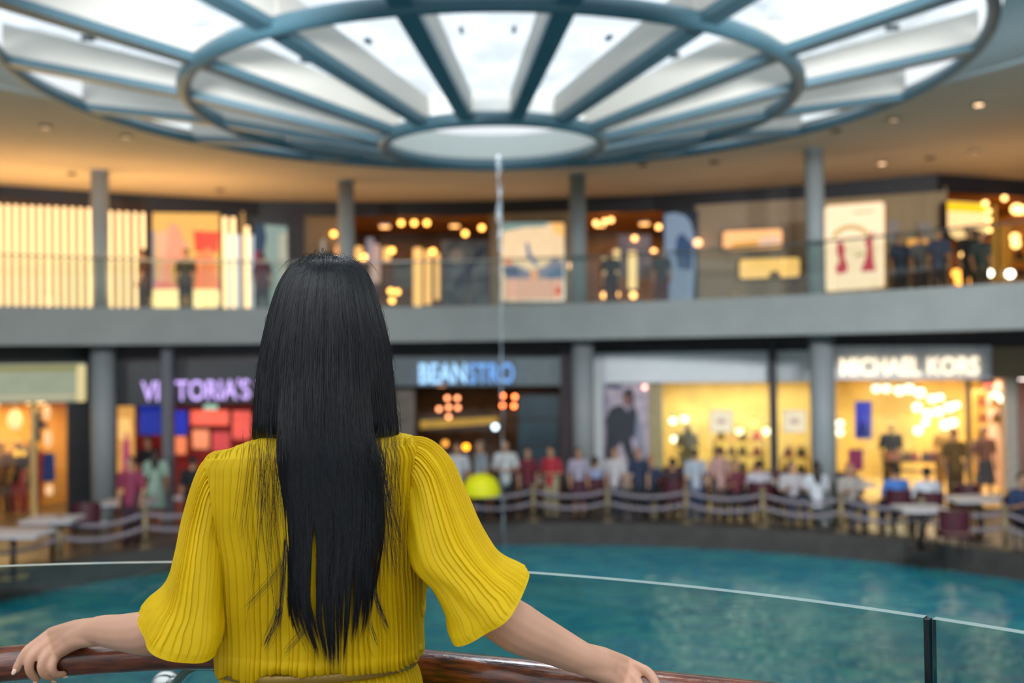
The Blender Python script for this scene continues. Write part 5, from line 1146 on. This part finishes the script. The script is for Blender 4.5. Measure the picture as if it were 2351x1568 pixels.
o, hv = sleeve('sleeve', [(900, 1010), (975, 1010), (1028, 1052), (1066, 1130), (1100, 1206), (1142, 1268), (1186, 1297), (1208, 1312)], [(860, 1070), (915, 1090), (932, 1125), (938, 1190), (952, 1290), (1000, 1348), (1026, 1410), (1030, 1462)],
       [1.67, 1.67, 1.655, 1.63, 1.60, 1.575, 1.555, 1.545], [.045, .055, .062, .07, .074, .078, .08, .084], (.020, -.010), 47, .004, 1)
# belt
bt = []
zb = Q(735, 1516, YT).z; xb = Q(734, 1516, YT).x; ab, bbv = 219*sc, .0985
for k in range(121):
    a = 2*PI*k/120; c_, s_ = math.cos(a), math.sin(a); c2 = math.copysign(abs(c_)**.86, c_); s2 = math.copysign(abs(s_)**.86, s_)
    bt.append((xb+ab*c2, -bbv*s2, zb+.004*math.sin(a*2)))
MB().tube(bt, .0055, 12, cap=False, sq=(.8, 1.5)).build('belt', mat('olive_gold_belt', '8a6f2c', .35, metal=.3, var=.15), who, True)

# ---- hair
HY = [584, 590, 600, 620, 650, 700, 750, 800, 850, 900, 950, 985, 1400]
HW = [10, 40, 62, 87, 106, 124, 137, 148, 154, 159, 163, 166, 170]
HX = [748, 748, 749, 749, 748, 747, 747, 747, 746, 746, 747, 748, 748]
DP = [.01, .03, .045, .065, .082, .098, .107, .113, .118, .122, .125, .126, .126]
BY = [950, 1000, 1050, 1100, 1150, 1200, 1250, 1300, 1350, 1400, 1450, 1500]
BL = [640, 636, 637, 641, 645, 650, 654, 656, 656, 660, 676, 705]
BR = [852, 858, 868, 876, 880, 880, 876, 868, 862, 856, 846, 826]
UC = .64
def hair_points(u0, ys, front, s_layer, u1=None, jit=0):
    """world-local points of a strand that keeps its place u0 across the fall of hair"""
    hw = cat(HY, HW, ys); hx = cat(HY, HX, ys); dp = cat(HY, DP, ys)
    x = hx+u0*hw; cu = np.sqrt(np.clip(1-(u0*.97)**2, 0, 1))
    Y = YT+.012-dp*cu*s_layer
    if not front:
        u = (u1 if u1 is not None else np.clip(u0/UC, -1, 1)); bl, br = cat(BY, BL, ys), cat(BY, BR, ys); xb_ = (bl+br)/2+u*(br-bl)/2
        t = np.clip((ys-850)/200, 0, 1); t = t*t*(3-2*t); x = x*(1-t)+xb_*t
        Yb = YT-.101-.021*s_layer*np.sqrt(np.clip(1-u**2, 0, 1)); Y = Y*(1-t)+Yb*t
    else:
        t = np.clip((ys-998)/45, 0, 1); t = t*t*(3-2*t); Y = Y*(1-t)+(YT+.085)*t
    return x, Y
def to3(x, y, Y):
    D = np.array([[ *ray(px_, py_)] for px_, py_ in ((0, 0), (2351, 0), (0, 1568), (2351, 1568))])
    fx, fy = x/2351, y/1568; d = (D[0]*((1-fx)*(1-fy))[:, None]+D[1]*(fx*(1-fy))[:, None]+D[2]*((1-fx)*fy)[:, None]+D[3]*(fx*fy)[:, None]); d = d/d[:, 1:2]
    return d*Y[:, None]+np.array([0, 0, E])-np.array(W0)
NS = 30; strands = []; radii = []
def add(x, y, Y, r): strands.append(to3(x, y, Y)); radii.append(r)
g = np.random.default_rng(11)
NCL = 64; clu = np.sort(g.uniform(-1, 1, NCL)); clend = 1482-80*np.abs(clu)**1.5+g.uniform(-40, 38, NCL); clph = g.uniform(0, 6, NCL); clk = g.uniform(.35, .85, NCL)
for i in range(9000):
    u0 = g.uniform(-1, 1); u0 = np.sign(u0)*abs(u0)**.9; front = abs(u0) > UC
    layer = g.uniform(.95, 1.03); tt = np.linspace(0, 1, NS); ystart = 585+8*abs(u0)+g.uniform(-1, 7)+ (g.uniform(0, 300) if g.random() < .25 else 0)
    if front: yend = g.uniform(1120, 1240) if u0 < 0 else g.uniform(1150, 1400)
    else:
        un = np.clip(u0/UC, -1, 1); ci = np.argmin(np.abs(clu-un+g.normal(0, .02))); yend = clend[ci]+g.normal(0, 22)
        if g.random() < .18: yend -= g.uniform(30, 300)
    ys = ystart+(yend-ystart)*(tt**1.25)
    if not front:
        cv = np.clip((ys-1020)/430, 0, 1)*clk[ci]; u = un*(1-cv)+clu[ci]*cv+.03*np.sin(ys/90+clph[ci])*np.clip((ys-1000)/300, 0, 1)
        for us, w_, ya, yb in ((-.38, .17, 1175, 1420), (-.04, .07, 1240, 1350), (.30, .05, 1290, 1460)):
            k_ = np.clip((ys-ya)/70, 0, 1)*np.clip((yb-ys)/60, 0, 1)**.5; side = 1 if clu[ci] > us else -1; u = u+side*w_*.5*k_*np.exp(-((clu[ci]-us)/.22)**2)
        x, Y = hair_points(u0, ys, False, layer, u)
    else:
        x, Y = hair_points(u0, ys, True, layer)
        x = x+(np.clip((ys-1000)/300, 0, 1)*(18 if u0 > 0 else -6))
    x = x+1.5*np.sin(ys/55+g.uniform(0, 6))*np.clip((ys-650)/200, 0, 1)+g.normal(0, .6)
    add(x, ys, Y, .00042)
# loose strands over the dress
for side in (-1, 1):
    for i in range(70):
        xs = (g.uniform(590, 650) if side < 0 else g.uniform(850, 915)); y0 = g.uniform(960, 1060); y1 = y0+g.uniform(120, 480)*(1 if i % 3 else .6)
        tt = np.linspace(0, 1, NS); ys = y0+(y1-y0)*tt; dx = (g.uniform(-45, 40) if side < 0 else g.uniform(-20, 42))
        x = xs+dx*tt**1.6+g.uniform(-12, 12)*np.sin(tt*g.uniform(2, 5)); x = np.clip(x, 505, 950)
        Y = np.full(NS, YT-.118)+.02*np.clip((1060-ys)/80, 0, 1)-g.uniform(0, .004); add(x, ys, Y, .00022)
for (xa, ya, xb2, yb2, n_) in ((648, 1290, 558, 1404, 9), (862, 1360, 892, 1446, 22), (640, 1400, 606, 1486, 26), (850, 1440, 866, 1490, 10), (700, 1440, 650, 1500, 10), (655, 1240, 640, 1440, 30), (612, 1000, 596, 1190, 9), (575, 1010, 548, 1240, 8), (872, 1030, 905, 1330, 16), (868, 1010, 930, 1270, 9), (868, 1000, 900, 1170, 9)):
    for i in range(n_):
        tt = np.linspace(0, 1, NS); j = g.normal(0, 3 if n_ in (9, 10, 22, 26, 30) and xa < 870 and xa > 630 else 8); bow = g.uniform(-4, 4)
        add(xa+j+(xb2-xa)*tt**1.3+bow*np.sin(tt*3.1), ya+g.normal(0, 8)+(yb2-ya)*tt, np.full(NS, YT-.121), .00026)
# flyaways round the crown and along the sides
for i in range(150):
    a = g.uniform(-1.25, 1.25); L_ = g.uniform(10, 34)*(1 if i % 4 else 1.6); tt = np.linspace(0, 1, NS)
    x0 = 748+math.sin(a)*np.interp(abs(a), [0, 1.25], [30, 62]); y0 = 590+(1-math.cos(a))*46
    cx = x0+tt*math.sin(a)*L_*1.4+g.uniform(-8, 8)*tt**2; cy = y0-np.sin(tt*2.6)*L_*.55+tt**2*L_*.7
    add(cx, cy, np.full(NS, YT-.03+g.uniform(-.05, .03)), .00026)
for i in range(50):      # short hairs standing up at the crown
    tt = np.linspace(0, 1, NS); x0 = g.normal(750, 20); L_ = g.uniform(5, 19); dx = g.normal(0, 16)
    add(x0+dx*tt, 597+abs(x0-750)*.15-L_*np.sin(tt*2.2)+tt**2*g.uniform(0, 22), np.full(NS, YT-.045+g.uniform(-.02, .02)), .00026)
for i in range(90):
    s_ = 1 if g.random() < .55 else -1; y0 = g.uniform(640, 980); hwv = cat(HY, HW, np.array([y0]))[0]; tt = np.linspace(0, 1, NS); L_ = g.uniform(30, 90)
    add(748+s_*(hwv-3)+s_*np.sin(tt*2.8)*g.uniform(3, 14)+s_*2*tt, y0+tt*L_, np.full(NS, YT-.01), .00024)
S3 = np.array(strands); Rr = np.array(radii); n_s = len(S3)
T = np.gradient(S3, axis=1); T /= np.linalg.norm(T, axis=2, keepdims=True)+1e-9
A_ = np.cross(T, np.array([0., 1, .15])); A_ /= np.linalg.norm(A_, axis=2, keepdims=True)+1e-9; B_ = np.cross(A_, T)
tap = np.clip(np.linspace(0, 1, NS)*12+.4, 0, 1)*np.clip((1-np.linspace(0, 1, NS))*5+.12, 0, 1)
rad3 = Rr[:, None]*tap[None]; V = np.stack([S3+(A_*math.cos(a)+B_*math.sin(a))*rad3[:, :, None] for a in (0, 2.0944, 4.18879)], 2)
V = V.reshape(-1, 3); base = (np.arange(n_s)*NS*3)[:, None, None]; kk = np.arange(NS-1)[None, :, None]*3; jj = np.arange(3)[None, None]; j2 = (jj+1) % 3
q = np.stack([base+kk+jj, base+kk+j2, base+kk+3+j2, base+kk+3+jj], -1).reshape(-1, 4)
me = bpy.data.meshes.new('hair'); me.vertices.add(len(V)); me.vertices.foreach_set('co', V.ravel().astype(np.float32)); me.loops.add(q.size); me.loops.foreach_set('vertex_index', q.ravel().astype(np.int32))
me.polygons.add(len(q)); me.polygons.foreach_set('loop_start', np.arange(0, q.size, 4, dtype=np.int32)); me.update(calc_edges=True)
me.update()
M_hair = mat('glossy_black_hair', '14171f', .30, col2='050507', scale=60, spec=.5, stretch=(6, 1, .25))
hair = link(me, 'hair', M_hair, who, True)
# dense inner body of the hair
def shell(y0, y1, ulim, front, k=60, m_=44, back=True):
    rws = []
    for y in np.linspace(y0, y1, k):
        us = np.linspace(-ulim, ulim, m_); r_ = []
        for u in us:
            x, Y = hair_points(u, np.array([y]), abs(u) > UC, .93); r_.append((x[0], Y[0]))
        r_ = np.array(r_); near = to3(r_[:, 0], np.full(m_, y), r_[:, 1]+.003)
        hwv = cat(HY, HW, np.array([y]))[0]; dpv = cat(HY, DP, np.array([y]))[0]
        Yf = YT+.012+(.018+max(0., min(1., (700-y)/60))*np.maximum(dpv*.93*np.sqrt(np.clip(1-(us)**2, 0, 1))-.018, 0))
        far = to3(r_[::-1, 0], np.full(m_, y), (np.maximum(Yf, r_[:, 1]+.006))[::-1] if y < 980 else r_[::-1, 1]+.010)
        rws.append(np.concatenate([near, far]))
    return np.array(rws)
grid_mesh('hair_mass', shell(594, 1004, .95, False), M_hair, hair)
grid_mesh('hair_mass', shell(900, 1150, .56, False), M_hair, hair)
